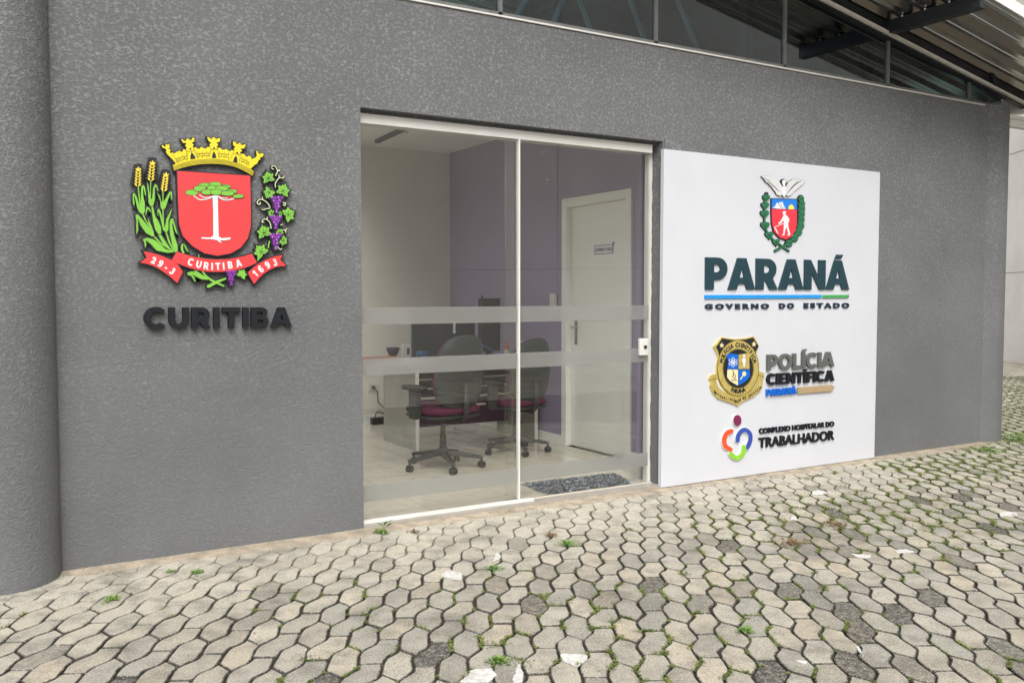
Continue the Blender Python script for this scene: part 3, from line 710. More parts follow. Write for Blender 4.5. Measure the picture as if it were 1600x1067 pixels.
def stroke(pts, w, cap=True, smooth=5):
    """thick polyline as closed ring; w may be list"""
    P = catmull(pts, smooth, False) if len(pts) > 2 and smooth else list(pts)
    n = len(P); L_, R_ = [], []
    for i in range(n):
        a, b = P[max(i-1, 0)], P[min(i+1, n-1)]; dx, dy = b[0]-a[0], b[1]-a[1]; l = math.hypot(dx, dy) or 1
        ww = (w[0]+(w[1]-w[0])*i/(n-1)) if isinstance(w, (list, tuple)) else w
        nx, ny = -dy/l*ww/2, dx/l*ww/2; L_.append((P[i][0]+nx, P[i][1]+ny)); R_.append((P[i][0]-nx, P[i][1]-ny))
    if not cap: return L_+R_[::-1]
    def arc(c, a, m=6):
        ang = math.atan2(a[1]-c[1], a[0]-c[0]); r = math.hypot(a[0]-c[0], a[1]-c[1])
        return [(c[0]+r*math.cos(ang-math.pi*t/m), c[1]+r*math.sin(ang-math.pi*t/m)) for t in range(1, m)]
    return L_+arc(P[-1], L_[-1])+R_[::-1]+arc(P[0], R_[0])
def ell(cx, cy, rx, ry, n=20, rot=0):
    c, s = math.cos(rot), math.sin(rot)
    return [(cx+rx*math.cos(t)*c-ry*math.sin(t)*s, cy+rx*math.cos(t)*s+ry*math.sin(t)*c) for t in [2*math.pi*i/n for i in range(n)]]
def grow(ring, d):
    """outward offset of a ring in metres"""
    return inset(ring, -d)
_lay = [0]
def plates(fig, rings, y0, y1, mat, name, parent, d=0):
    """each ring becomes a plate from depth y0 to y1 in front of the plane (metres towards the viewer)"""
    g = MB()
    for r in rings:
        rr = [r] if not isinstance(r[0][0], (list, tuple)) else r
        w_ = [[fig.p(q) for q in x] for x in rr]
        if d: w_ = [grow(w_[0], d)]+w_[1:]
        _lay[0] = (_lay[0]+1) % 17; e = _lay[0]*.00006
        g.prism(w_, y0, y1+e, lambda u, v, dd: (u, fig.Y-dd, v))
    return g.build(name, mat, parent)


def arcp(cx, cy, rx, ry, a0, a1, n=12): return [(cx+rx*math.cos(RAD(a0+(a1-a0)*i/n)), cy+ry*math.sin(RAD(a0+(a1-a0)*i/n))) for i in range(n+1)]
def block_font(w=.27):
    F = {}; h = w*.86
    F['I'] = (w, [[[(0,0),(w,0),(w,1),(0,1)]]])
    F['L'] = (.66, [[[(0,0),(.66,0),(.66,h),(w,h),(w,1),(0,1)]]])
    F['T'] = (.82, [[[(.41-w/2,0),(.41+w/2,0),(.41+w/2,1-h),(.82,1-h),(.82,1),(0,1),(0,1-h),(.41-w/2,1-h)]]])
    F['E'] = (.70, [[[(0,0),(.70,0),(.70,h*.9),(w,h*.9),(w,.5-h*.4),(.63,.5-h*.4),(.63,.5+h*.4),(w,.5+h*.4),(w,1-h*.9),(.70,1-h*.9),(.70,1),(0,1)]]])
    F['F'] = (.68, [[[(0,0),(w,0),(w,.5-h*.5),(.62,.5-h*.5),(.62,.5+h*.35),(w,.5+h*.35),(w,1-h*.9),(.68,1-h*.9),(.68,1),(0,1)]]])
    F['N'] = (.88, [[[(0,0),(w,0),(w,.56),(.62,0),(.88,0),(.88,1),(.88-w,1),(.88-w,.44),(.26,1),(0,1)]]])
    A = [[(0,0),(w*1.05,0),(w*1.05+.065,.18),(1-w*1.05-.065,.18),(1-w*1.05,0),(1,0),(.66,1),(.34,1)], [(.415,.385),(.585,.385),(.5,.70)]]
    F['A'] = (1.0, [A])
    F['U'] = (.86, [[[(0,1)]+arcp(.43,.42,.43,.44,180,360)+[(.86,1),(.86-w,1)]+arcp(.43,.42,.43-w,.44-h,360,180)+[(w,1)]]])
    F['O'] = (1.02, [[arcp(.51,.5,.51,.52,0,345,23), arcp(.51,.5,.51-w,.52-h,0,345,23)]])
    F['C'] = (.91, [[arcp(.51,.5,.51,.52,42,318,22)+arcp(.51,.5,.51-w,.52-h,310,50,16)]])
    F['P'] = (.78, [[[(0,0),(w,0),(w,.30)]+arcp(.43,.65,.35,.35,-90,90)+[(0,1)], [(w,.54)]+arcp(.41,.66,.12,.12,-90,90,8)+[(w,.78)]]])
    F['R'] = (.84, [[[(0,0),(w,0),(w,.29),(.36,.29),(.53,0),(.84,0),(.64,.36)]+arcp(.43,.66,.35,.34,-50,90)+[(0,1)], [(w,.54)]+arcp(.41,.66,.12,.12,-90,90,8)+[(w,.78)]]])
    F['B'] = (.80, [[[(0,0)]+arcp(.49,.29,.31,.29,-90,50,9)+arcp(.46,.745,.29,.255,-40,90,9)+[(0,1)], [(w,.20)]+arcp(.46,.295,.09,.095,-90,90,6)+[(w,.39)], [(w,.61)]+arcp(.44,.70,.085,.09,-90,90,6)+[(w,.79)]]])
    F['\u00c1'] = (1.0, [A, [[(.36,1.05),(.62,1.05),(.72,1.20),(.44,1.20)]]])
    F['\u00cd'] = (w, [F['I'][1][0], [[(-.02,1.06),(w*.75,1.06),(w*1.5,1.26),(w*.5,1.26)]]])
    F['2'] = (.74, [[[(0,0),(.74,0),(.74,h),(.40,h),(.62,.42)]+arcp(.37,.66,.36,.36,-20,170,10)+[(w+.02,.62)]+arcp(.37,.67,.11,.11,160,-25,6)+[(0,.14)]]])
    F['3'] = (.74, [[[(0,.22),(.02,.06)]+arcp(.38,.30,.36,.32,-100,52,10)+arcp(.38,.71,.31,.31,-35,160,9)+[(.28,.73)]+arcp(.38,.73,.10,.08,150,-90,5)+[(.26,.62),(.26,.44),(.38,.43)]+arcp(.38,.31,.12,.11,90,-90,5)+[(.20,.28)]]])
    F['9'] = (.76, [[[(.06,.04),(.16,-.01)]+arcp(.36,.45,.40,.47,-75,30,8)+arcp(.38,.68,.38,.34,0,285,16)+[(.50,.36),(.44,.24),(.10,.24)], arcp(.38,.69,.12,.11,0,340,12)]])
    F['6'] = (.76, [[[(.76-x, 1-y) for x, y in F['9'][1][0][0]], [(.76-x, 1-y) for x, y in F['9'][1][0][1]]]])
    F['1'] = (.48, [[[(.20,0),(.48,0),(.48,1),(.24,1),(0,.84),(0,.60),(.20,.70)]]])
    F['-'] = (.42, [[[(0,.36),(.42,.36),(.42,.58),(0,.58)]]])
    return F
BLK = block_font()
def block_text(parent, name, body, o, ux, uy, nrm, width, cap, mat, depth, gap=.10, w=.27):
    F = block_font(w); adv = []; x = 0
    for i, ch in enumerate(body):
        adv.append(x); k = gap
        nx = body[i+1] if i+1 < len(body) else ''
        if ch in 'A\u00c1T' and nx in 'A\u00c1T' and ch != nx: k = gap-.10
        x += F[ch][0]+k
    tot = x-k; sx = width/tot
    for ch, a in zip(body, adv):
        g = MB()
        for rings in F[ch][1]:
            g.prism(rings, 0, depth, lambda u, v, d: o+ux*((a+u)*sx)+uy*(v*cap)+nrm*d)
        g.build(name, mat, parent)
def block_between(parent, name, body, p0, p1, cappx, Y, mat, depth, gap=.10, w=.27):
    a, b = at(*p0, Y), at(*p1, Y); top = at(p0[0], p0[1]-cappx, Y)
    ux = (b-a).normalized(); uy = Vector((-ux.z, 0, ux.x))
    block_text(parent, name, body, a, ux, uy, Vector((0, -1, 0)), (b-a).length, top.z-a.z, mat, depth, gap, w)
def block_glyph(fig, parent, ch, c, direction, hpx, mat, z0, z1, xs=1.0, w=.27):
    """one block letter centred on c (crop pixels) with its baseline along direction"""
    P0 = fig.p(c); P1 = fig.p((c[0]+direction[0], c[1]+direction[1])); ang = math.atan2(P1[1]-P0[1], P1[0]-P0[0])
    h = abs(fig.p((c[0], c[1]-hpx))[1]-P0[1]); W, R_ = BLK[ch]; g = MB(); ca, sa = math.cos(ang), math.sin(ang)
    for rings in R_:
        def f(u, v, d):
            a, b = (u-W/2)*h*xs, (v-.5)*h; return (P0[0]+a*ca-b*sa, fig.Y-d, P0[1]+a*sa+b*ca)
        g.prism(rings, z0, z1, f)
    g.build('letter', mat, parent)

# ---- city crest
YW = -.02
crest = empty('city_crest', (1.0, 0, 1.6), 'coloured city coat of arms, red shield under yellow crown, on the grey wall', 'crest')
A = Fig(180, 200, 5.3333, YW); WF = Fig(195, 235, 6.6667, YW); CF = Fig(240, 205, 8.889, YW); VF = Fig(390, 250, 6.275, YW); BF = Fig(210, 380, 6.6667, YW)
band_top = [(260,480),(380,438),(500,405),(630,385),(760,378),(880,382),(1000,395),(1110,420),(1220,455),(1305,500),(1385,570)]
band_bot = [(280,550),(400,510),(520,480),(640,462),(760,455),(880,458),(1000,470),(1110,495),(1200,530),(1290,575),(1370,625)]
crown = [(300,460),(262,405),(215,355),(185,325),(165,290),(180,272),(165,262),(158,245),(125,240),(106,208),(122,195),(145,224),(168,216),(160,190),(182,184),(192,208),(208,172),(222,235),(195,252),(228,260),(234,275),(215,285),(238,322),(250,300),(262,300),(272,320),(300,308),(305,292),(325,288),(335,302),(340,280),(360,275),(372,295),(398,288),(405,262),(428,258),(440,278),
 (456,226),(435,212),(432,200),(450,192),(442,180),(450,168),(405,170),(375,122),(400,118),(412,140),(442,138),(455,112),(480,110),(492,130),(525,125),(530,98),(562,98),(558,152),(525,168),(528,180),(548,186),(550,205),(535,210),(548,238),
 (565,232),(590,232),(598,250),(640,248),(645,228),(675,226),(685,245),(730,245),(740,226),(775,226),(790,212),(772,205),(775,182),(795,176),(788,160),(768,155),(735,92),(765,90),(780,112),(805,112),(812,92),(845,92),(850,112),(880,115),(890,105),(922,105),(908,158),(868,162),(868,176),(890,185),(888,208),(868,212),(880,240),
 (905,238),(930,240),(935,258),(975,265),(990,252),(1015,256),(1020,275),(1060,285),(1075,268),(1100,275),(1115,258),(1105,245),(1115,238),(1130,235),(1122,215),(1100,205),(1098,148),(1130,155),(1140,180),(1165,185),(1180,168),(1205,172),(1208,195),(1235,200),(1248,188),(1275,195),(1250,248),(1208,245),(1202,260),(1220,270),(1215,290),(1195,295),(1205,322),
 (1235,322),(1262,330),(1262,350),(1300,362),(1315,345),(1340,355),(1345,378),(1372,392),(1385,378),(1402,382),(1415,362),(1428,345),(1418,285),(1432,275),(1445,310),(1470,325),(1490,308),(1525,325),(1500,370),(1478,366),(1470,385),(1478,405),(1458,402),(1442,430),(1430,455),(1390,480),(1345,525)]+band_top[::-1][1:]
band = band_top+band_bot[::-1]
def interp(tab, x):
    for (a, b), (c, d) in zip(tab, tab[1:]):
        if a <= x <= c: return b+(d-b)*(x-a)/(c-a)
    return tab[-1][1]
crown_full = crown[:len(crown)-len(band_top)+1]+band_top[-1:]+band_bot[::-1]+band_top[:1]
D0, D1, D2, D3 = -.012, .006, .010, .0125
plates(CF, [band], D0, D1, 'black', 'crown_backing', crest, .006); plates(CF, [crown], D0, D1-.0005, 'black', 'crown_backing', crest, .0045)
cr = plates(CF, [crown], D1, D2, 'yellow', 'crown', crest); plates(CF, [band], D1, D2+.001, 'yellow', 'crown_band', crest)
ln = []
for t in (.22, .42, .62, .82): ln.append(stroke([(a[0]+(b[0]-a[0])*t, a[1]+(b[1]-a[1])*t) for a, b in zip(band_top, band_bot)], 5, False, 0))
plates(CF, ln, D2+.001, D2+.0022, 'olive', 'band_line', cr)
ln = []
for off in (34, 68):
    for x0, x1 in ((300, 470), (590, 770), (895, 1060), (1205, 1350)):
        pts = [(x, interp(band_top, x)-off) for x in range(x0, x1+1, 30)]; ln.append(stroke(pts, 3, False, 0))
for row, off in enumerate((0, 34, 68)):
    for x0, x1 in ((320, 470), (600, 770), (905, 1050), (1215, 1340)):
        x = x0+(30 if row % 2 else 5)
        while x < x1: ln.append(stroke([(x, interp(band_top, x)-off-2), (x+3-(x-800)*.02, interp(band_top, x)-off-32)], 3, False, 0)); x += 62
for a, b in (((450,262),(468,400)),((548,240),(612,385)),((790,240),(768,378)),((880,240),(898,380)),((1115,262),(1060,405)),((1200,300),(1185,450)),((255,330),(340,445)),((455,290),(550,280)),((785,258),(885,258)),((1105,315),(1195,335))): ln.append(stroke([a, b], 3.5, False))
arch = [[(505,398),(506,345),(522,300),(555,335),(580,386)], [(803,382),(808,330),(830,285),(855,330),(864,380)], [(1095,428),(1110,380),(1140,342),(1157,400),(1155,450)], [(212,368),(250,388),(300,452),(262,468),(235,420)]]
plates(CF, ln+arch+[ell(505, 253, 14, 11, 8), ell(832, 241, 14, 11, 8), ell(1155, 305, 14, 11, 8)], D2, D2+.0014, 'black', 'masonry_line', cr)
# shield with araucaria
shield = [(515,362),(820,382),(1120,402),(1124,560),(1126,720),(1124,830),(1100,920),(1040,1000),(960,1045),(850,1066),(740,1045),(640,985),(560,900),(530,800),(520,580)]
plates(A, [shield], D0, D1, 'black', 'shield_backing', crest, .0065)
sh = plates(A, [shield], D1, D2, 'red', 'shield', crest)
lobes = [(635,540,55,22),(740,480,50,18),(830,472,52,18),(700,508,52,22),(915,492,42,15),(800,503,40,20),(885,508,55,22),(965,532,45,17),(765,538,55,20),(840,538,52,22),(930,548,55,19),(1020,572,46,14)]

g1, g2 = MB(), MB()
for k, (x, y, a, b) in enumerate(lobes):
    for gg, e, z in ((g1, 5, D2+.0012+k*.0004), (g2, 0, D2+.0014+k*.0004)):
        ring = [A.p((x+(a+e)*math.cos(t)*(1-.10*math.cos(4*t)), y+(b+e*.8)*math.sin(t)*1.02)) for t in [2*math.pi*i/20 for i in range(20)]]
        gg.prism(ring, D2, z, lambda u, v, d: (u, A.Y-d, v))
g1.build('canopy_outline', 'black', sh); g2.build('canopy', 'green', sh)
trunk = [(806,575),(812,560),(840,558),(850,580),(852,700),(858,905),(880,920),(955,914),(955,930),(900,940),(868,935),(885,965),(845,938),(815,930),(715,925),(712,912),(790,915),(812,900),(812,700)]
br = [stroke([(650,566),(700,600),(770,592),(815,568)], 8), stroke([(700,560),(740,582),(800,575)], 7), stroke([(845,570),(900,602),(960,598),(990,585)], 8), stroke([(840,565),(890,588),(930,585)], 7)]
plates(A, [trunk]+br, D2, D2+.0009, 'black', 'trunk_outline', sh, .0012)
plates(A, [trunk]+br, D2+.001, D2+.0028, 'purewhite', 'trunk', sh)
# ribbons
rib = {'c': [(440,90),(530,120),(620,145),(740,165),(850,172),(960,168),(1050,155),(1140,135),(1215,110),(1270,205),(1180,245),(1100,270),(1000,290),(900,298),(830,299),(760,298),(660,282),(560,255),(460,220),(380,185)],
       'l': [(90,85),(180,104),(270,130),(360,168),(440,215),(500,300),(440,415),(375,355),(300,300),(240,262),(180,235),(120,215),(55,205),(125,150)],
       'r': [(1535,125),(1510,175),(1575,238),(1510,240),(1450,255),(1390,285),(1330,325),(1285,370),(1240,425),(1205,365),(1175,310),(1225,262),(1280,220),(1340,185),(1400,158),(1465,138)]}
def glyph_on(fig, parent, ch, c, direction, hpx, mat, z0, z1, off=.04, xs=1.0):
    P0 = fig.p(c); P1 = fig.p((c[0]+direction[0], c[1]+direction[1])); ang = math.atan2(P1[1]-P0[1], P1[0]-P0[0])
    Q = fig.p((c[0], c[1]-hpx)); h = abs(Q[1]-P0[1])
    ux = Vector((math.cos(ang), 0, math.sin(ang))); uy = Vector((-math.sin(ang), 0, math.cos(ang)))
    cu = bpy.data.curves.new('t', 'FONT'); cu.body = ch; cu.offset = off; cu.resolution_u = 4; cu.fill_mode = 'FRONT'
    ob = bpy.data.objects.new('t', cu); me = bpy.data.meshes.new_from_object(ob); bpy.data.objects.remove(ob)
    X = [v.co.x for v in me.vertices]; Y_ = [v.co.y for v in me.vertices]; mx = (min(X)+max(X))/2; my = .345
    s = h/.70; bm = bmesh.new(); bm.from_mesh(me); bmesh.ops.remove_doubles(bm, verts=bm.verts[:], dist=1e-5)
    r = bmesh.ops.extrude_face_region(bm, geom=bm.faces[:]); top = set(e for e in r['geom'] if isinstance(e, bmesh.types.BMVert))
    for v in bm.verts:
        p = ux*((v.co.x-mx)*s*xs)+uy*((v.co.y-my)*s); v.co = Vector((P0[0]+p.x, fig.Y-(z1 if v in top else z0), P0[1]+p.z))
    bmesh.ops.recalc_face_normals(bm, faces=bm.faces[:]); bm.to_mesh(me); bm.free(); me.materials.clear(); me.materials.append(M[mat])
    for q_ in me.polygons: q_.use_smooth = False
    o = bpy.data.objects.new('letter', me); COL.objects.link(o); o.parent = parent; return o
rb = {}
for k, r in rib.items():
    plates(BF, [r], D0, D2-.001, 'black', 'ribbon_backing', crest, .006)
    rb[k] = plates(BF, [r], D2-.001, D2+.003, 'red', 'ribbon', crest)
Z0, Z1 = D2+.0035, D2+.0055
for ch, x, y, d in (('2',195,180,(70,28)),('9',268,214,(70,36)),('-',325,258,(60,42)),('3',390,292,(60,48))): block_glyph(BF, rb['l'], ch, (x, y), d, 72, 'purewhite', Z0, Z1, .80)
for ch, x, y, d in (('C',580,198,(70,20)),('U',665,222,(70,18)),('R',742,236,(70,10)),('I',803,243,(70,3)),('T',862,243,(70,-2)),('I',922,240,(70,-4)),('B',990,228,(70,-10)),('A',1078,210,(70,-18))): block_glyph(BF, rb['c'], ch, (x, y), d, 76, 'purewhite', Z0, Z1, .80)
for ch, x, y, d in (('1',1250,318,(60,-52)),('6',1308,272,(60,-46)),('9',1378,228,(66,-36)),('3',1455,202,(70,-20))): block_glyph(BF, rb['r'], ch, (x, y), d, 72, 'purewhite', Z0, Z1, .80)
# wheat
ears = [((130,375),(138,190)), ((265,318),(285,125)), ((402,425),(425,248))]
back = []; grains = []
for b, t in ears:
    dx, dy = t[0]-b[0], t[1]-b[1]; l = math.hypot(dx, dy); ux, uy = dx/l, dy/l; nx, ny = -uy, ux
    L_ = []; R_ = []
    for i in range(8):
        s = i/7*1.05; w0 = 30+6*math.sin(s*3); w1 = 80-30*s
        for side, lst in ((-1, L_), (1, R_)):
            q = (b[0]+dx*s+side*nx*w0, b[1]+dy*s+side*ny*w0); e = (b[0]+dx*s+side*nx*w1+ux*30, b[1]+dy*s+side*ny*w1+uy*30)
            lst += [q, e]
    back.append([(b[0]-ux*14, b[1]-uy*14)]+R_+[(t[0]+ux*52, t[1]+uy*52)]+L_[::-1])
    for i in range(6):
        s = i/6; w0 = 20-6*s
        for side in (-1, 1):
            c = (b[0]+dx*s+side*nx*w0+ux*14, b[1]+dy*s+side*ny*w0+uy*14); ang = math.atan2(uy, ux)+side*.62
            grains.append(ell(c[0], c[1], 21, 8, 10, ang))
    grains.append(ell(t[0], t[1]+6, 22, 9, 10, math.atan2(uy, ux)))
lv = [[(80,455),(95,447),(118,480),(138,540),(152,606),(140,480),(132,380),(142,380),(152,480),(163,560),(165,440),(170,378),(186,362),(205,385),(218,470),(207,470),(192,400),(186,400),(188,470),(205,560),(205,640),(185,672),(150,650),(125,600),(108,520),(96,468),(92,500),(100,555),(88,580),(80,520)],
 [(228,335),(242,365),(252,440),(260,460),(262,320),(271,320),(268,440),(268,520),(284,490),(290,400),(310,355),(330,365),(347,425),(337,425),(320,378),(308,400),(308,520),(290,580),(262,584),(244,545),(238,440)],
 [(335,445),(362,480),(380,560),(388,520),(388,428),(399,428),(398,540),(430,490),(465,432),(488,435),(490,530),(478,500),(474,452),(452,500),(420,600),(392,630),(372,600),(362,520)],
 [(108,675),(130,668),(175,715),(235,790),(268,838),(240,790),(205,730),(178,668),(190,662),(225,740),(262,800),(298,850),(305,895),(282,900),(215,862),(160,780),(135,712),(133,760),(136,830),(120,882),(116,800),(118,740)],
 [(272,585),(290,590),(305,660),(330,735),(345,778),(325,700),(345,740),(372,800),(375,870),(350,878),(315,830),(292,740)], [(215,690),(212,640),(225,592),(250,600),(275,650),(262,640),(236,612),(225,640)],
 [(388,628),(400,630),(402,740),(410,820),(420,780),(430,715),(490,600),(478,650),(450,740),(450,830),(428,862),(395,830),(375,740),(350,640),(342,660),(350,690),(338,672),(336,620),(350,610),(368,640),(390,720)],
 [(462,790),(465,740),(480,712),(500,715),(548,880),(520,845),(495,752),(490,780),(510,890),(545,990),(546,1050),(518,1066),(490,980),(468,880)],
 [(182,930),(230,912),(300,930),(370,985),(420,1030),(520,1062),(440,1068),(330,1045),(265,975),(215,935),(220,990),(208,1022),(200,960)],
 [(298,905),(312,900),(380,970),(505,1045),(495,1056),(360,975)], [(345,885),(372,880),(420,950),(470,1025),(455,1030),(400,990)], [(422,860),(436,862),(470,960),(510,1040),(500,1050),(450,960)],
 [(236,700),(250,735),(290,830),(282,832),(245,770)], [(318,700),(345,745),(378,835),(366,830),(330,770)]]
lvB = [[(480,30),(492,8),(512,12),(500,40),(505,75),(520,100),(500,108),(482,70)], [(512,4),(530,30),(560,96),(546,88),(522,50)], [(660,120),(668,118),(672,150),(664,150)],
 [(545,312),(580,296),(640,300),(700,330),(775,365),(760,382),(700,378),(630,345),(590,322),(615,350),(634,398),(625,402),(590,345),(548,328)], [(610,285),(640,288),(725,345),(700,345)], [(695,295),(715,295),(745,335),(800,375),(935,442),(925,455),(790,395),(735,350)],
 [(752,440),(850,390),(950,360),(950,378),(870,412),(775,465),(750,460)]]
plates(WF, back, D0, D1, 'black', 'wheat_backing', crest)
# fill panels behind the stalks
fills = [[(75,450),(170,350),(215,380),(250,330),(320,345),(350,430),(470,425),(500,520),(480,640),(500,720),(560,900),(550,1066),(330,1062),(180,960),(215,900),(150,850),(110,800),(105,670),(150,660),(95,580)]]
wh = plates(WF, lv, D0, D1+.0003, 'black', 'stalk_backing', crest, .0065); plates(BF, lvB, D0, D1, 'black', 'stalk_backing', crest, .0055)
for q_ in lv: plates(WF, [q_], D1+.001, D2, 'green', 'wheat_leaf', crest)
for q_ in lvB: plates(BF, [q_], D1+.001, D2, 'green', 'wheat_leaf', crest)
for k in range(3): plates(WF, grains[k*13:(k+1)*13], D1+.001, D2+.002, 'wheat', 'wheat_ear', crest)
# vine
def maple(cx, cy, r, rot):
    prof = [(0,1.05),(14,.72),(26,.86),(36,.62),(50,.80),(62,.98),(76,.70),(90,.60),(104,.80),(120,.92),(134,.62),(152,.50),(170,.30),(180,.18)]
    pts = [(a, q) for a, q in prof]+[(-a, q) for a, q in prof[::-1][1:-1]]
    return [(cx+r*q*math.sin(RAD(a)+rot)*.92, cy-r*q*math.cos(RAD(a)+rot)) for a, q in pts]
lvs = [(180,185,72,-.25),(188,318,68,-2.6),(322,310,78,.35),(370,540,80,1.1),(210,525,40,-1.2),(292,530,28,1.2),(138,718,82,-.3),(290,715,44,.6),(322,790,52,2.2),(110,905,84,-.7)]
lB = [(1112,330,64,.5)]
rings = [maple(*q) for q in lvs]; ringsB = [maple(*q) for q in lB]
def bunch(cx, y0, y1, wtop, r):
    out = []; y = y0; rnd = random.Random(int(cx+y0))
    while y <= y1:
        t = (y-y0)/(y1-y0); n = max(1, int(round((1-t)*wtop/(1.55*r)))); 
        for k in range(n): out.append((cx+(k-(n-1)/2)*1.6*r+rnd.uniform(-3, 3), y+rnd.uniform(-3, 3), r))
        y += r*1.45
    return out
bs = bunch(262,375,515,115,19)+bunch(250,560,685,105,19)+bunch(248,735,888,110,19); bB = bunch(1002,300,432,105,18)
plates(VF, rings+[ell(x, y, r+1, r+1, 10) for x, y, r in bs], D0, D1, 'black', 'vine_backing', crest, .006); plates(BF, ringsB+[ell(x, y, r+3, r+3, 10) for x, y, r in bB], D0, D1, 'black', 'vine_backing', crest, .005)
for q_ in rings: vl = plates(VF, [q_], D1+.001, D2, 'green', 'vine_leaf', crest); plates(BF, ringsB, D1+.001, D2, 'green', 'vine_leaf', crest)
veins = []
for cx, cy, r, rot in lvs:
    for a in (0, 58, -58, 118, -118):
        q = RAD(a)+rot; veins.append(stroke([(cx, cy), (cx+r*.6*math.sin(q)*.92, cy-r*.6*math.cos(q))], [5, 2], False))
plates(VF, veins, D2, D2+.0012, 'black', 'leaf_vein', vl)
for q_ in (bunch(262,375,515,115,19), bunch(250,560,685,105,19), bunch(248,735,888,110,19)): gr = plates(VF, [ell(x, y, r-4, r-4, 12) for x, y, r in q_], D1+.001, D2+.0035, 'violet', 'grapes', crest); plates(BF, [ell(x, y, r-4, r-4, 12) for x, y, r in bB], D1+.001, D2+.0035, 'violet', 'grapes', crest)
plates(VF, [ell(x-5, y-6, 4.5, 4.5, 6) for i, (x, y, r) in enumerate(bs) if i % 2 == 0], D2+.0042, D2+.005, 'purewhite', 'highlight', gr)
tend = [[(250,155),(268,115),(250,70),(222,60),(212,85),(230,95)], [(268,118),(285,100),(290,112)], [(250,270),(248,230),(285,180),(320,180),(335,160)], [(285,180),(282,150)], [(195,470),(170,425),(120,390),(85,395),(70,425),(92,440),(100,420)], [(120,390),(122,368)], [(190,478),(160,480),(140,490),(118,488)], [(205,672),(195,620),(160,585),(125,590),(118,612),(135,612)], [(160,585),(170,565)], [(322,420),(345,425),(338,450),(325,440)], [(320,690),(345,690),(350,712)], [(345,690),(362,675)], [(270,855),(295,880),(310,870)], [(192,800),(185,830),(178,860)], [(300,640),(315,632)]]
plates(VF, [stroke(t, 20) for t in tend], D0, D1, 'black', 'tendril_backing', crest); [plates(VF, [stroke(t, 7)], D1+.001, D2, 'pale', 'tendril', crest) for t in tend]
plates(VF, [stroke(t, 12) for t in ([(178,860),(188,800)], [(75,985),(85,960)])], D1+.001, D2, 'green', 'vine_stalk', crest)
for c in crest.children: c.location = -Vector(crest.location)

def lettering_between(parent, name, body, p0, p1, cappx, Y, mat, off, depth, space=1.0, letters=True, z0=0):
    a, b = at(*p0, Y), at(*p1, Y); top = at(p0[0], p0[1]-cappx, Y)
    ux = (b-a).normalized(); ux.y = 0; ux.normalize(); uy = Vector((-ux.z, 0, ux.x))
    return text_on(parent, name, body, Vector((a.x, Y, a.z)), ux, uy, Vector((0, -1, 0)), (b-a).length, top.z-a.z, mat, off, depth, space, letters)
cl = empty('wall_lettering', (.9, 0, 1.2), 'thick black raised letters reading CURITIBA under the coloured crest', 'lettering')
block_between(cl, 'letter', 'CURITIBA', (224, 513.5), (454.5, 511), 33.5, -.006, 'letter', .024, .11)
for c in cl.children: c.location = -Vector(cl.location)

# ---- white sign board
YB = -.036
bd = empty('sign_board', (4.075, 0, 0), 'large white board of government and hospital logos beside the glass door', 'sign board')
bl = at(1034.5, 600, YB).x; brx = at(1371, 480, YB).x; zt = at(1038, 233, YB).z
pan = MB().box((bl, YB, .012), (brx, -.003, zt)).build('panel', 'board', bd, bevel=.0015)
g = MB(); g.box((bl+.03, -.009, zt+.003), (brx-.02, -.001, zt+.075)); g.build('mounting_strip', 'stucco', bd)
PF = Fig(1080, 380, 5.926, YB); EF = Fig(1180, 270, 8.212, YB); KF = Fig(1100, 520, 8.89, YB); QF = Fig(1080, 510, 4.852, YB); LF = Fig(1115, 640, 8, YB)
def px(f, x, y): return (f.ox+x/f.k, f.oy+y/f.k)
ul = plates(PF, [[(120,480),(1207,478),(1195,508),(120,515)]], 0, .010, 'blue', 'underline', bd)
plates(PF, [[(1220,480),(1455,478),(1450,505),(1208,508)]], 0, .010, 'grn2', 'underline', bd)
block_between(bd, 'heading_letter', 'PARANÁ', px(PF, 122, 430), px(PF, 1453, 430), 50.5, YB, 'teal', .012, .03, .30)
for wd, x0, x1, y0, y1 in (('GOVERNO', 122, 713, 612, 607), ('DO', 808, 945, 606, 604), ('ESTADO', 1037, 1455, 603, 600)):
    lettering_between(bd, 'small_letter', wd, px(PF, x0, y0), px(PF, x1, y1), 8.4, YB, 'navy', .055, .010, 1.55)
# state crest
st = plates(EF, [[(195,335),(520,345),(524,480),(520,650),(505,740),(460,820),(380,862),(300,840),(225,760),(198,650),(193,500)]], 0, .010, 'black', 'state_crest', bd, .004)
plates(EF, [[(198,338),(518,348),(520,475),(196,464)]], .010, .012, 'crestblue', 'upper_field', st)
plates(EF, [[(196,468),(520,478),(518,650),(503,738),(458,816),(380,857),(302,835),(228,757),(201,650)]], .010, .012, 'crestred', 'lower_field', st)
plates(EF, [[(205,452),(238,432),(262,385),(280,402),(318,466),(262,464)], [(283,388),(298,378),(345,467),(326,467)], [(306,388),(330,370),(370,468),(352,468)]], .012, .0132, 'purewhite', 'mountain', st)
sun_r = [(445+(46 if i % 2 else 30)*math.cos(math.pi+math.pi*i/14)*1.0, 470+(68 if i % 2 else 42)*math.sin(math.pi+math.pi*i/14)) for i in range(15)]
plates(EF, [sun_r], .012, .0132, 'sunyellow', 'sun', st)
man = [(335,512),(348,496),(372,498),(380,514),(372,522),(372,545),(398,562),(420,600),(415,635),(405,640),(408,700),(432,785),(432,803),(395,810),(398,795),(410,788),(380,700),(366,740),(360,795),(352,806),(325,808),(330,795),(343,788),(350,700),(350,630),(345,612),(320,642),(295,662),(278,655),(280,640),(300,635),(328,590),(340,562),(352,550),(340,536)]
plates(EF, [man, stroke([(228,702),(300,672),(402,630)], 8, False, 0), [(222,700),(240,706),(262,740),(282,788),(262,772),(240,735)]], .012, .0134, 'purewhite', 'reaper_figure', st)
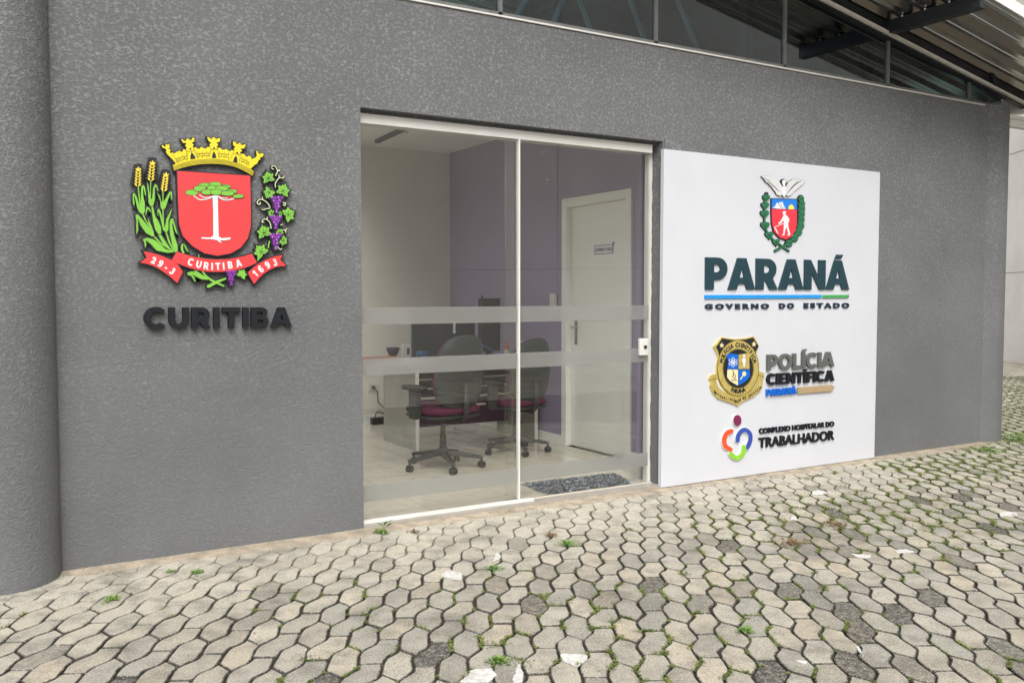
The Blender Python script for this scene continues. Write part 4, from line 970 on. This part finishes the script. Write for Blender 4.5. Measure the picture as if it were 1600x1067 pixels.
lw = [(65,50),(130,42),(200,55),(260,90),(300,130),(335,185),(330,290),(300,300),(260,280),(240,240),(225,225),(205,192),(180,170),(150,135),(120,120),(100,85)]
rw = [(630,100),(560,88),(470,85),(410,125),(380,190),(375,275),(400,305),(440,290),(470,262),(490,235),(530,205),(560,180),(595,145)]
body = [(330,200),(345,170),(332,150),(330,120),(340,96),(362,92),(376,105),(372,130),(364,160),(376,190),(376,270),(366,308),(340,310),(328,260)]
plates(EF, [lw, rw, body, ell(350, 125, 38, 42, 14)], 0, .009, 'black', 'bird_backing', st, .0015)
plates(EF, [lw, rw], .009, .0115, 'wing', 'wing', st); plates(EF, [body], .0095, .0145, 'purewhite', 'bird_body', st)
fl = []
for k in range(6): 
    t = k/6; fl.append(stroke([(325-10*k, 270-8*k), (250-22*k, 175-12*k), (190-20*k, 100-7*k)], 3, False)); fl.append(stroke([(388+8*k, 280-10*k), (450+14*k, 190-10*k), (520+14*k, 125-5*k)], 3, False))
plates(EF, fl, .0116, .0122, 'greylet', 'feather_line', st)
hb = []
for x, y, r in ((130,325,46),(115,425,50),(110,530,54),(116,680,56),(168,800,52),(255,893,46)):
    hb.append([(x+r*math.sin(t)**3*1.0, y-r*(.81*math.cos(t)-.31*math.cos(2*t)-.12*math.cos(3*t)-.05*math.cos(4*t))) for t in [2*math.pi*i/22 for i in range(22)]])
stems = [stroke([(130,280),(112,400),(108,550),(118,700),(175,810),(260,890),(420,1005)], 18), stroke([(580,300),(590,450),(575,650),(520,800),(400,910),(245,1005)], 18), ell(135, 272, 20, 16, 10)]
sp_ = []
for x, y, r in ((575,335,40),(582,400,46),(580,465,48),(578,535,48),(575,605,48),(568,680,50),(540,760,50),(490,835,50),(420,905,46)):
    sp_.append([(x+(r if i % 2 else r*.72)*math.cos(2*math.pi*i/22), y+(r if i % 2 else r*.72)*1.05*math.sin(2*math.pi*i/22)) for i in range(22)])
plates(EF, hb+stems+sp_, 0, .009, 'black', 'branch_backing', st, .0035); plates(EF, hb, .009, .0125, 'leafgreen', 'coffee_branch', st); plates(EF, sp_+stems[:2], .009, .0115, 'leafgreen', 'pine_branch', st)
ridge = []
for x, y, r in ((575,335,40),(582,400,46),(580,465,48),(578,535,48),(575,605,48),(568,680,50),(540,760,50),(490,835,50),(420,905,46)):
    for sgn in (-1, 1): ridge.append(stroke([(x, y+8), (x+sgn*r*.7, y-12)], 4, False))
for x, y, r in ((130,325,46),(115,425,50),(110,530,54),(116,680,56),(168,800,52),(255,893,46)):
    ridge.append(stroke([(x, y-r*.4), (x+4, y+r*.7)], 3, False)); ridge.append(stroke([(x-r*.5, y-r*.2), (x, y+r*.5)], 3, False)); ridge.append(stroke([(x+r*.5, y-r*.2), (x, y+r*.5)], 3, False))
plates(EF, ridge, .0126, .0134, 'black', 'leaf_line', st)
# police badge
out = catmull([(235,60),(340,80),(450,86),(560,75),(670,50)], 4, False)+[(700,85)]+[(748,185),(715,240),(706,310),(725,400),(735,530),(770,540),(815,560),(822,600),(800,640),(800,720),(770,800),(680,880),(560,935),(500,970),(455,1018),(410,985),(300,950),(180,910),(100,820),(72,740),(80,668),(58,640),(68,602),(110,580),(158,568),(163,450),(182,340),(165,280),(118,195)]
bg_ = plates(KF, [out], 0, .012, 'gold', 'police_badge', bd, .001)
plates(KF, [[(235,75),(340,95),(450,100),(560,90),(665,65),(740,185),(705,250),(698,330),(450,500),(195,330),(180,260),(150,195)]], .012, .0135, 'black', 'upper_field', bg_)
for cx, cy in ((227,172),(674,156)): plates(KF, [[(cx+(36 if i % 2 == 0 else 15)*math.sin(math.pi*i/5), cy-(42 if i % 2 == 0 else 17)*math.cos(math.pi*i/5)) for i in range(10)]], .0135, .0150, 'cream', 'star', bg_)
rg = plates(KF, [ell(450, 485, 286, 382, 48)], .0135, .017, 'gold', 'ring', bg_)
plates(KF, [stroke(ell(450, 485, 286, 382, 48)+[(736, 485)], 9, False, 0), stroke(ell(450, 495, 214, 274, 48)+[(664, 495)], 8, False, 0)], .0165, .0176, 'olive', 'ring_edge', bg_)
plates(KF, [ell(450, 495, 207, 267, 40)], .017, .0180, 'black', 'inner_field', bg_)
q0 = {'azure': [[(285,310),(320,280),(385,292),(447,300),(447,505),(300,500),(312,400)], [(447,505),(604,500),(612,600),(572,650),(515,690),(447,730)]], 'cream': [[(447,505),(447,730),(385,695),(330,660),(293,610),(300,500)]], 'gold': [[(447,300),(515,290),(580,280),(612,310),(600,370),(604,500),(447,505)]]}
for mname, r in q0.items(): plates(KF, r, .018, .0195, mname, 'quarter', bg_)
at_l = []
for a in (0, 60, 120):
    e = ell(375, 405, 66, 22, 22, RAD(a+90)); at_l += [stroke(e+[e[0]], 6, False, 0)]
plates(KF, at_l+[ell(375, 405, 14, 14, 10)], .0195, .0205, 'purewhite', 'atom', bg_)
plates(KF, [ell(528,318,16,20,12), [(508,345),(548,345),(556,400),(560,410),(545,405),(540,470),(518,470),(514,405),(500,412),(504,370)]], .0195, .0205, 'purewhite', 'human_figure', bg_)
plates(KF, [ell(530,565,28,34,16), stroke([(508,600),(478,640)], 14, True, 0)], .0195, .0205, 'cream', 'magnifier', bg_)
plates(KF, [stroke([(372,525),(385,560),(372,600)], 12, True, 0), stroke([(385,560),(412,600),(395,635)], 8), stroke([(352,655),(430,655)], 10, True, 0), stroke([(365,610),(405,635)], 8, True, 0)], .0195, .0205, 'black', 'microscope', bg_)
plates(KF, [stroke([(447,300),(447,728)], 6, False, 0), stroke([(300,502),(604,502)], 6, False, 0)], .0197, .0207, 'navy', 'quarter_line', bg_)
def arc_text(body, cx, cy, rx, ry, a0, a1, hpx, mat, flip=False, z0=.0172, z1=.0184, off=.03, xs=.9):
    n = len(body)
    for i, ch in enumerate(body):
        if ch == ' ': continue
        t = RAD(a0+(a1-a0)*(i+.5)/n); c = (cx+rx*math.cos(t), cy-ry*math.sin(t)); s = -1 if a1 < a0 else 1
        d = (-rx*math.sin(t)*s, -ry*math.cos(t)*s); glyph_on(KF, bg_, ch, c, d, hpx, mat, z0, z1, off, xs)
arc_text('POLÍCIA CIENTÍFICA', 450, 480, 240, 315, 168, 12, 58, 'black', off=.05, xs=1.0)
arc_text('PARANÁ', 450, 490, 235, 320, 246, 294, 58, 'black', off=.05, xs=1.0)
plates(KF, [[(160,640),(175,660),(205,740),(270,815),(262,822),(190,760),(160,690)], [(635,770),(680,700),(700,690),(690,730),(650,768)]], .012, .0126, 'board', 'ribbon_gap', bg_)
vt = 'veritas, scientia et justitia'; vp = catmull([(125,800),(170,850),(250,885),(330,905),(400,930),(452,950),(500,905),(575,885),(640,850),(715,800),(775,745)], 6, False)
for i, ch in enumerate(vt):
    if ch == ' ': continue
    f_ = (i+.5)/len(vt)*(len(vp)-1); k = int(f_); a, b = vp[k], vp[min(k+1, len(vp)-1)]; fr = f_-k
    c = (a[0]+(b[0]-a[0])*fr, a[1]+(b[1]-a[1])*fr); d = (vp[min(k+3, len(vp)-1)][0]-vp[max(k-3, 0)][0], vp[min(k+3, len(vp)-1)][1]-vp[max(k-3, 0)][1])
    glyph_on(KF, bg_, ch, (c[0], c[1]), d, 46, 'black', .0122, .0132, .03, 1.0)
plates(KF, [stroke([(75,655),(160,625)], 10, False, 0), stroke([(735,580),(815,612)], 8, False, 0)], .012, .013, 'olive', 'ribbon_fold', bg_)
# police name
for nm, wd, x0, x1, y0, y1, cap, mat, off, sp in (('name_letter', 'POLÍCIA', 565, 1072, 333, 303, 24.5, 'greylet', .058, 1.02), ('name_letter', 'CIENTÍFICA', 563, 1072, 444, 411, 17.6, 'letter', .065, 1.05), ('name_letter', 'PARANÁ', 561, 787, 527, 509, 10.6, 'azure', .055, 1.02)):
    block_between(bd, nm, wd, px(QF, x0, y0), px(QF, x1, y1), cap, YB, mat, .020, .06, .25)
plates(QF, [[(798,462),(1050,442),(1066,450),(1075,463),(1055,490),(800,510)]], 0, .014, 'tan', 'tag_shape', bd)
# hospital logo
lo = stroke([(205,265),(150,292),(118,370),(132,450),(195,492)], 56); lb = stroke([(285,382),(292,322),(335,262),(385,250),(435,292),(446,360),(430,420),(405,468)], 52); lg = stroke([(362,462),(352,540),(300,592),(250,592),(200,548)], 56)
hl = plates(LF, [lo, lb, lg, ell(283, 132, 50, 70, 26)], 0, .010, 'purewhite', 'hospital_logo', bd, .004)
plates(LF, [ell(283, 132, 50, 70, 26)], .010, .013, 'plum', 'logo_dot', hl); plates(LF, [lo], .010, .0130, 'orange', 'logo_arc', hl); plates(LF, [lb], .010, .0134, 'royal', 'logo_arc', hl); plates(LF, [lg], .010, .0138, 'lime', 'logo_arc', hl)
lettering_between(bd, 'hospital_letter', 'COMPLEXO HOSPITALAR DO', px(LF, 560, 300), px(LF, 1495, 205), 8.4, YB, 'letter', .030, .012, 1.0)
lettering_between(bd, 'hospital_letter', 'TRABALHADOR', px(LF, 552, 476), px(LF, 1495, 372), 15.6, YB, 'letter', .018, .014, 1.0)
for c in bd.children: c.location = -Vector(bd.location)

# ------------------------------------------------------------------ FURNITURE
def rounded_pad(w_, d_, h_, ex=4, n=32, dome=.0, z=0):
    """superellipse cushion, rings stacked"""
    g = MB(); rings = [(0.86, 0), (.97, .2), (1, .45), (1, .6), (.95, .85), (.80, 1), (.4, 1+dome)]; vs = []
    for s, t in rings:
        for k in range(n):
            a = 2*math.pi*k/n; c, q = math.cos(a), math.sin(a)
            vs.append((s*w_/2*math.copysign(abs(c)**(2/ex), c), s*d_/2*math.copysign(abs(q)**(2/ex), q), z+h_*t))
    m = len(rings); fs = [(i*n+k, i*n+(k+1) % n, (i+1)*n+(k+1) % n, (i+1)*n+k) for i in range(m-1) for k in range(n)]
    fs += [tuple(range(n-1, -1, -1)), tuple((m-1)*n+k for k in range(n))]; g.add(vs, fs); return g
def backshell(w_, h_, th, zc, y0, curve=.05, lean=.12):
    g = rounded_pad(w_, h_, th, 2.7, 36)
    out = []
    for x, y, z in g.v:
        # lay pad upright: local y -> height, z -> thickness (outwards = -Y)
        hh = y/h_; ny = y0 - z + curve*(x/(w_/2))**2*.9 - lean*hh*.6; wx = x*(1+.10*(-hh)); out.append((wx, ny, zc+y))
    g.v = out; return g
def make_chair(name, label):
    root = empty(name, (0, 0, 0), label, 'chair', 'office chairs behind the glass')
    b = MB()
    for k in range(5):
        a = RAD(90+72*k+12); d = Vector((math.cos(a), math.sin(a), 0)); s = Vector((-d.y, d.x, 0))
        for (r0, z0, w0, h0), (r1, z1, w1, h1) in (((.02, .13, .03, .045), (.31, .085, .018, .025)),):
            vs = []
            for r_, z_, w_, h_ in ((r0, z0, w0, h0), (r1, z1, w1, h1)):
                c = d*r_
                vs += [c-s*w_+Vector((0, 0, z_-h_/2)), c+s*w_+Vector((0, 0, z_-h_/2)), c+s*w_*.7+Vector((0, 0, z_+h_/2)), c-s*w_*.7+Vector((0, 0, z_+h_/2))]
            b.add(vs, [(0, 1, 2, 3), (7, 6, 5, 4), (0, 4, 5, 1), (1, 5, 6, 2), (2, 6, 7, 3), (3, 7, 4, 0)])
    b.lathe([(.045, .10), (.05, .13), (.035, .17)], n=16); bo = b.build('star_base', 'blackpl', root, bevel=.004)
    for k in range(5):
        a = RAD(90+72*k+12); c = Vector((math.cos(a), math.sin(a), 0))*.30; g = MB()
        for sx in (-.014, .014):
            q = c+Vector((-math.sin(a+.5), math.cos(a+.5), 0))*sx; 
            rot = Matrix.Rotation(a+.5+math.pi/2, 4, 'Z'); w0 = MB().lathe([(.018, -.010), (.028, -.007), (.028, .007), (.018, .010)], n=16, ax='x')
            g.add([rot @ Vector(v)+Vector((q.x, q.y, .028)) for v in w0.v], w0.f)
        g.tube([c+Vector((0, 0, .03)), c+Vector((0, 0, .08))], .010, 8); g.build('caster', 'blackpl', root)
    MB().lathe([(.026, .15), (.026, .27), (.020, .27), (.020, .40)], n=16).build('gas_column', 'greypl', root)
    MB().box((-.09, -.12, .395), (.09, .10, .43)).build('mechanism', 'blackpl', root, bevel=.01)
    st_ = rounded_pad(.49, .47, .075, 4, z=.452).build('seat', 'wine', root, smooth=True)
    rounded_pad(.50, .48, .03, 4, z=.428).build('seat_pan', 'greypl', st_, smooth=True)
    bk = backshell(.47, .60, .035, .80, -.235).build('backrest', 'greypl', root, smooth=True)
    backshell(.455, .585, -.03, .80, -.234).build('back_cushion', 'wine', bk, smooth=True)
    g = MB(); g.tube([(0, -.08, .41), (0, -.24, .41), (0, -.285, .46), (0, -.28, .70)], [.022, .022, .024, .020], 10); g.build('back_bracket', 'greypl', root, smooth=True)
    for sx in (-1, 1):
        g = MB(); x = .275*sx
        g.box((x-.024, -.055, .43), (x+.024, .045, .665)); g.box((x-.018 if sx < 0 else .15, -.03, .425), (-.15 if sx < 0 else x+.018, .02, .445))
        ar = g.build('arm_post', 'greypl', root, bevel=.008)
        p = rounded_pad(.105, .27, .038, 3, 20, z=.66); p.v = [(q[0]+x, q[1]-.0, q[2]) for q in p.v]; p.build('arm_pad', 'blackpl', ar, smooth=True)
    return root
ch1 = make_chair('office_chair', 'wine seated office chair with grey back, nearest behind the fixed glass pane')
ch1.location = (3.07, 1.31, .03); ch1.rotation_euler = (0, 0, RAD(12)); ch1.scale = (.97, .97, .92)
ch2 = copy_tree(ch1); ch2.location = (3.90, 1.62, .03); ch2.rotation_euler = (0, 0, RAD(10)); ch2.scale = (.9, .9, .87)
ch2['label'] = 'wine seated office chair partly behind the white door profile, farther right'
# desk
dk = empty('desk', (3.2, 2.05, .03), 'grey laminate office desk with pale slats on its front under papers', 'desk', rz=0)
def dbox(a, b, name, mat, par=dk, bevel=.002): 
    return MB().box(a, b).build(name, mat, par, bevel=bevel)
dbox((-.03, 0, .69), (1.21, .72, .715), 'desktop', 'desk')
dbox((0, .02, 0), (.025, .70, .69), 'side_panel', 'desk'); dbox((1.175, .02, 0), (1.20, .70, .69), 'side_panel', 'desk')
dbox((-.002, .008, 0), (.027, .02, .69), 'edge_band', 'deskedge'); dbox((1.173, .008, 0), (1.202, .02, .69), 'edge_band', 'deskedge')
dbox((.025, .50, .12), (1.175, .518, .69), 'modesty_panel', 'bowl')
for k in range(4): dbox((.025, .478, .285+k*.085), (1.175, .498, .305+k*.085), 'slat', 'deskedge')
ZD = .03+.715
def on(x, y, Y): return at(x, y, Y)
tag(MB().box((2.98, 2.63, ZD), (3.28, 2.76, ZD+.045)).build('box', 'pink', bevel=.003), 'flat pinkish box under the purple bowl on the desk', 'box')
bb = MB(); c = at(614, 530, 2.70); bb.lathe([(.03, 0), (.035, .004), (.055, .045), (.062, .075), (.058, .075), (.05, .045), (.03, .012)], (c.x+.0, 2.70, ZD+.046), 24)
tag(bb.build('bowl', 'bowl', smooth=True), 'dark purple round bowl standing on the flat pinkish box', 'bowl')
c = at(634, 527, 2.74); hb_ = MB(); hb_.box((c.x-.035, 2.72, ZD+.001), (c.x+.035, 2.76, ZD+.145)); cd = hb_.build('card_box', 'paper', bevel=.003); tag(cd, 'white upright carton with a dark label beside the purple bowl', 'carton')
MB().box((c.x+.002, 2.7185, ZD+.05), (c.x+.028, 2.7198, ZD+.11)).build('label_patch', 'bowl', cd)
def papers(x, y, n, lab, s):
    g = MB(); r = random.Random(s)
    for k in range(n):
        m = Matrix.Translation((x, y, ZD+.001+k*.006)) @ Matrix.Rotation(r.uniform(-.2, .2), 4, 'Z'); g.box((-.15, -.10, 0), (.15, .10, .005), m)
    tag(g.build('papers', 'paper'), lab, 'papers')
papers(3.42, 2.40, 4, 'stack of white papers and folders on the desk left of the chair back', 2)
papers(3.16, 2.30, 2, 'pair of thin paper folders at the near left desk corner', 5)
c = at(652, 541, 2.7); tag(rounded_pad(.11, .08, .06, 3, 20).build('pouch', 'bluepl', smooth=True), 'small dark blue pouch behind the papers on the desk', 'pouch').location = (c.x, 2.6, ZD+.028)
# desk screen and monitor
c0 = at(656, 520, 2.66); c1 = at(745, 520, 2.66)
pr = MB().box((c0.x, 2.79, ZD-.25), (c1.x+.05, 2.81, 1.215)).build('desk_screen', 'darkpanel', bevel=.003); tag(pr, 'dark grey privacy screen standing along the back of the desk', 'screen')
MB().box((c0.x-.015, 2.785, ZD-.25), (c0.x-.001, 2.815, 1.215)).build('frame_post', 'greypl', pr); 
m0 = at(749, 490, 2.60); m1 = at(782, 490, 2.60)
mo = MB().box((m0.x, 2.60, ZD+.06), (m1.x, 2.63, at(760, 466, 2.6).z)).build('monitor', 'blackpl', bevel=.006); tag(mo, 'tall black computer monitor seen from behind on the desk', 'monitor')
MB().box((m0.x+.02, 2.595, ZD+.12), (m0.x+.035, 2.5995, 1.33)).build('back_rib', 'greypl', mo); MB().box(((m0.x+m1.x)/2-.03, 2.60, ZD+.001), ((m0.x+m1.x)/2+.03, 2.64, ZD+.07)).build('stand', 'blackpl', mo)
c = at(710, 512, 2.5); tag(MB().box((c.x-.012, 2.5, at(710, 521, 2.5).z), (c.x+.012, 2.505, at(710, 503, 2.5).z+.02)).build('paper_slip', 'purewhite'), 'narrow white slip standing above the first chair back', 'paper')
cb = MB(); pts = [at(x, y, 2.35) for x, y in ((728, 527), (740, 531), (752, 538), (765, 545), (776, 551), (790, 553))]; cb.tube(pts, .004, 6); tag(cb.build('cable', 'cable'), 'thin blue cable looping over the desk in front of the monitor', 'cable')
c = at(787, 538, 2.5); hb_ = MB(); hb_.lathe([(.022, 0), (.025, .01), (.025, .10), (.010, .14), (.010, .16)], (c.x+.03, 2.5, ZD), 16); rbt = hb_.build('bottle', 'redpl', smooth=True); tag(rbt, 'small red bottle with a white label beside the monitor', 'bottle')
MB().lathe([(.0255, .03), (.0255, .08)], (c.x+.03, 2.5, ZD), 16).build('label_band', 'paper', rbt)
c = at(819, 545, 2.3); hb_ = MB(); hb_.lathe([(.026, 0), (.028, .01), (.028, .09), (.012, .105), (.012, .115)], (c.x, 2.3, ZD), 18); bt = hb_.build('pump_bottle', 'signgrey', smooth=True); tag(bt, 'clear pump bottle with white head on the right end of the desk', 'bottle')
g = MB(); g.lathe([(.014, .115), (.014, .135), (.005, .137), (.005, .16)], (c.x, 2.3, ZD), 12); g.box((c.x-.035, 2.293, ZD+.155), (c.x+.012, 2.307, ZD+.167)); g.build('pump_head', 'purewhite', bt)
# socket, plug, power brick on back wall
c = at(584, 605, RY-.01); so_ = MB().box((c.x-.06, RY-.014, c.z-.035), (c.x+.06, RY-.001, c.z+.035)).build('wall_socket', 'white', bevel=.003); tag(so_, 'white double wall socket with a black plug left of the desk', 'socket')
cd = MB(); cd.lathe([(.016, RY-.045), (.018, RY-.015)], (c.x-.01, 0, c.z), 12, 'y'); pts = [Vector((c.x-.01, RY-.045, c.z)), at(590, 612, RY-.06), at(591, 628, RY-.07), at(600, 637, RY-.08), at(612, 645, RY-.09)]; cd.tube(catmull3 := pts, .006, 8); cordo = cd.build('power_cord', 'blackpl', smooth=True)
c = at(589, 650, RY-.1); pb = MB().box((c.x-.07, RY-.16, .031), (c.x+.09, RY-.08, .10)).build('power_brick', 'blackpl', bevel=.01); tag(pb, 'black power box on the floor against the back wall', 'power supply')
cordo.parent = pb
g = MB(); g.tube([(c.x-.03, RY-.12, .10), (c.x-.01, RY-.11, .15), (c.x+.06, RY-.10, .14), (c.x+.12, RY-.09, .08)], .006, 8); g.build('lead', 'blackpl', pb)
# ceiling light
a = gnd(590, 224, RZ-.03); b = gnd(638, 202, RZ-.03); d = (b-a).normalized(); s = Vector((-d.y, d.x, 0))
lt = empty('ceiling_light', ((a.x+b.x)/2, (a.y+b.y)/2, RZ-.05), 'long slim unlit tube light on the room ceiling', 'ceiling light', rz=math.atan2(d.y, d.x))
L2 = (b-a).length/2; MB().box((-L2, -.03, .02), (L2, .03, .049)).build('fixture', 'greypl', lt); g = MB(); g.tube([(-L2+.03, 0, 0), (L2-.03, 0, 0)], .013, 10); g.build('tube', 'white', lt)
# shaggy mat at the entrance
def mat_():
    rnd = random.Random(21); cs = [gnd(*q, .03) for q in ((820, 757), (958, 741), (986, 755), (858, 772))]
    def uv(u, v): return cs[0].lerp(cs[1], u).lerp(cs[3].lerp(cs[2], u), v)
    root = empty('doormat', tuple(uv(.5, .5)), 'shaggy blue grey rag doormat on the floor behind the sliding pane', 'doormat')
    g = MB(); n = 40
    vs = [uv(i/n, j)+Vector((0, 0, .002+.0 * i)) for i in range(n+1) for j in (0.03, .97)]; vs2 = [v+Vector((0, 0, .006)) for v in vs]
    g.add(vs2, [(i*2, i*2+1, i*2+3, i*2+2) for i in range(n)]); o = g.build('backing', 'darkpanel', root); o.location = -Vector(root.location)
    for nm, mt, cnt in (('dark_rags', 'navy', 1300), ('grey_rags', 'ltrag', 1000), ('blue_rags', 'bluerag', 900)):
        g = MB()
        for _ in range(cnt):
            u, v = rnd.uniform(-.01, 1.01), rnd.uniform(-.02, 1.02); p = uv(u, v); q = rnd.gauss(.1, .35)+(0 if rnd.random() < .8 else 1.5); l = rnd.uniform(.03, .07)*.5; w_ = rnd.uniform(.002, .0045)
            d = Vector((math.cos(q), math.sin(q), 0)); s = Vector((-d.y, d.x, 0))*w_; h = rnd.uniform(.001, .009)
            g.add([p-d*l-s+Vector((0, 0, .006)), p-d*l+s+Vector((0, 0, .006)), p+s+Vector((0, 0, .008+h)), p-s+Vector((0, 0, .008+h)), p+d*l+s+Vector((0, 0, .004)), p+d*l-s+Vector((0, 0, .004))], [(0, 1, 2, 3), (3, 2, 4, 5)])
        o = g.build(nm, mt, root, weld=False); o.location = -Vector(root.location)
flat('ltrag', (.36, .39, .44), .9); flat('bluerag', (.05, .07, .13), .9)
mat_()
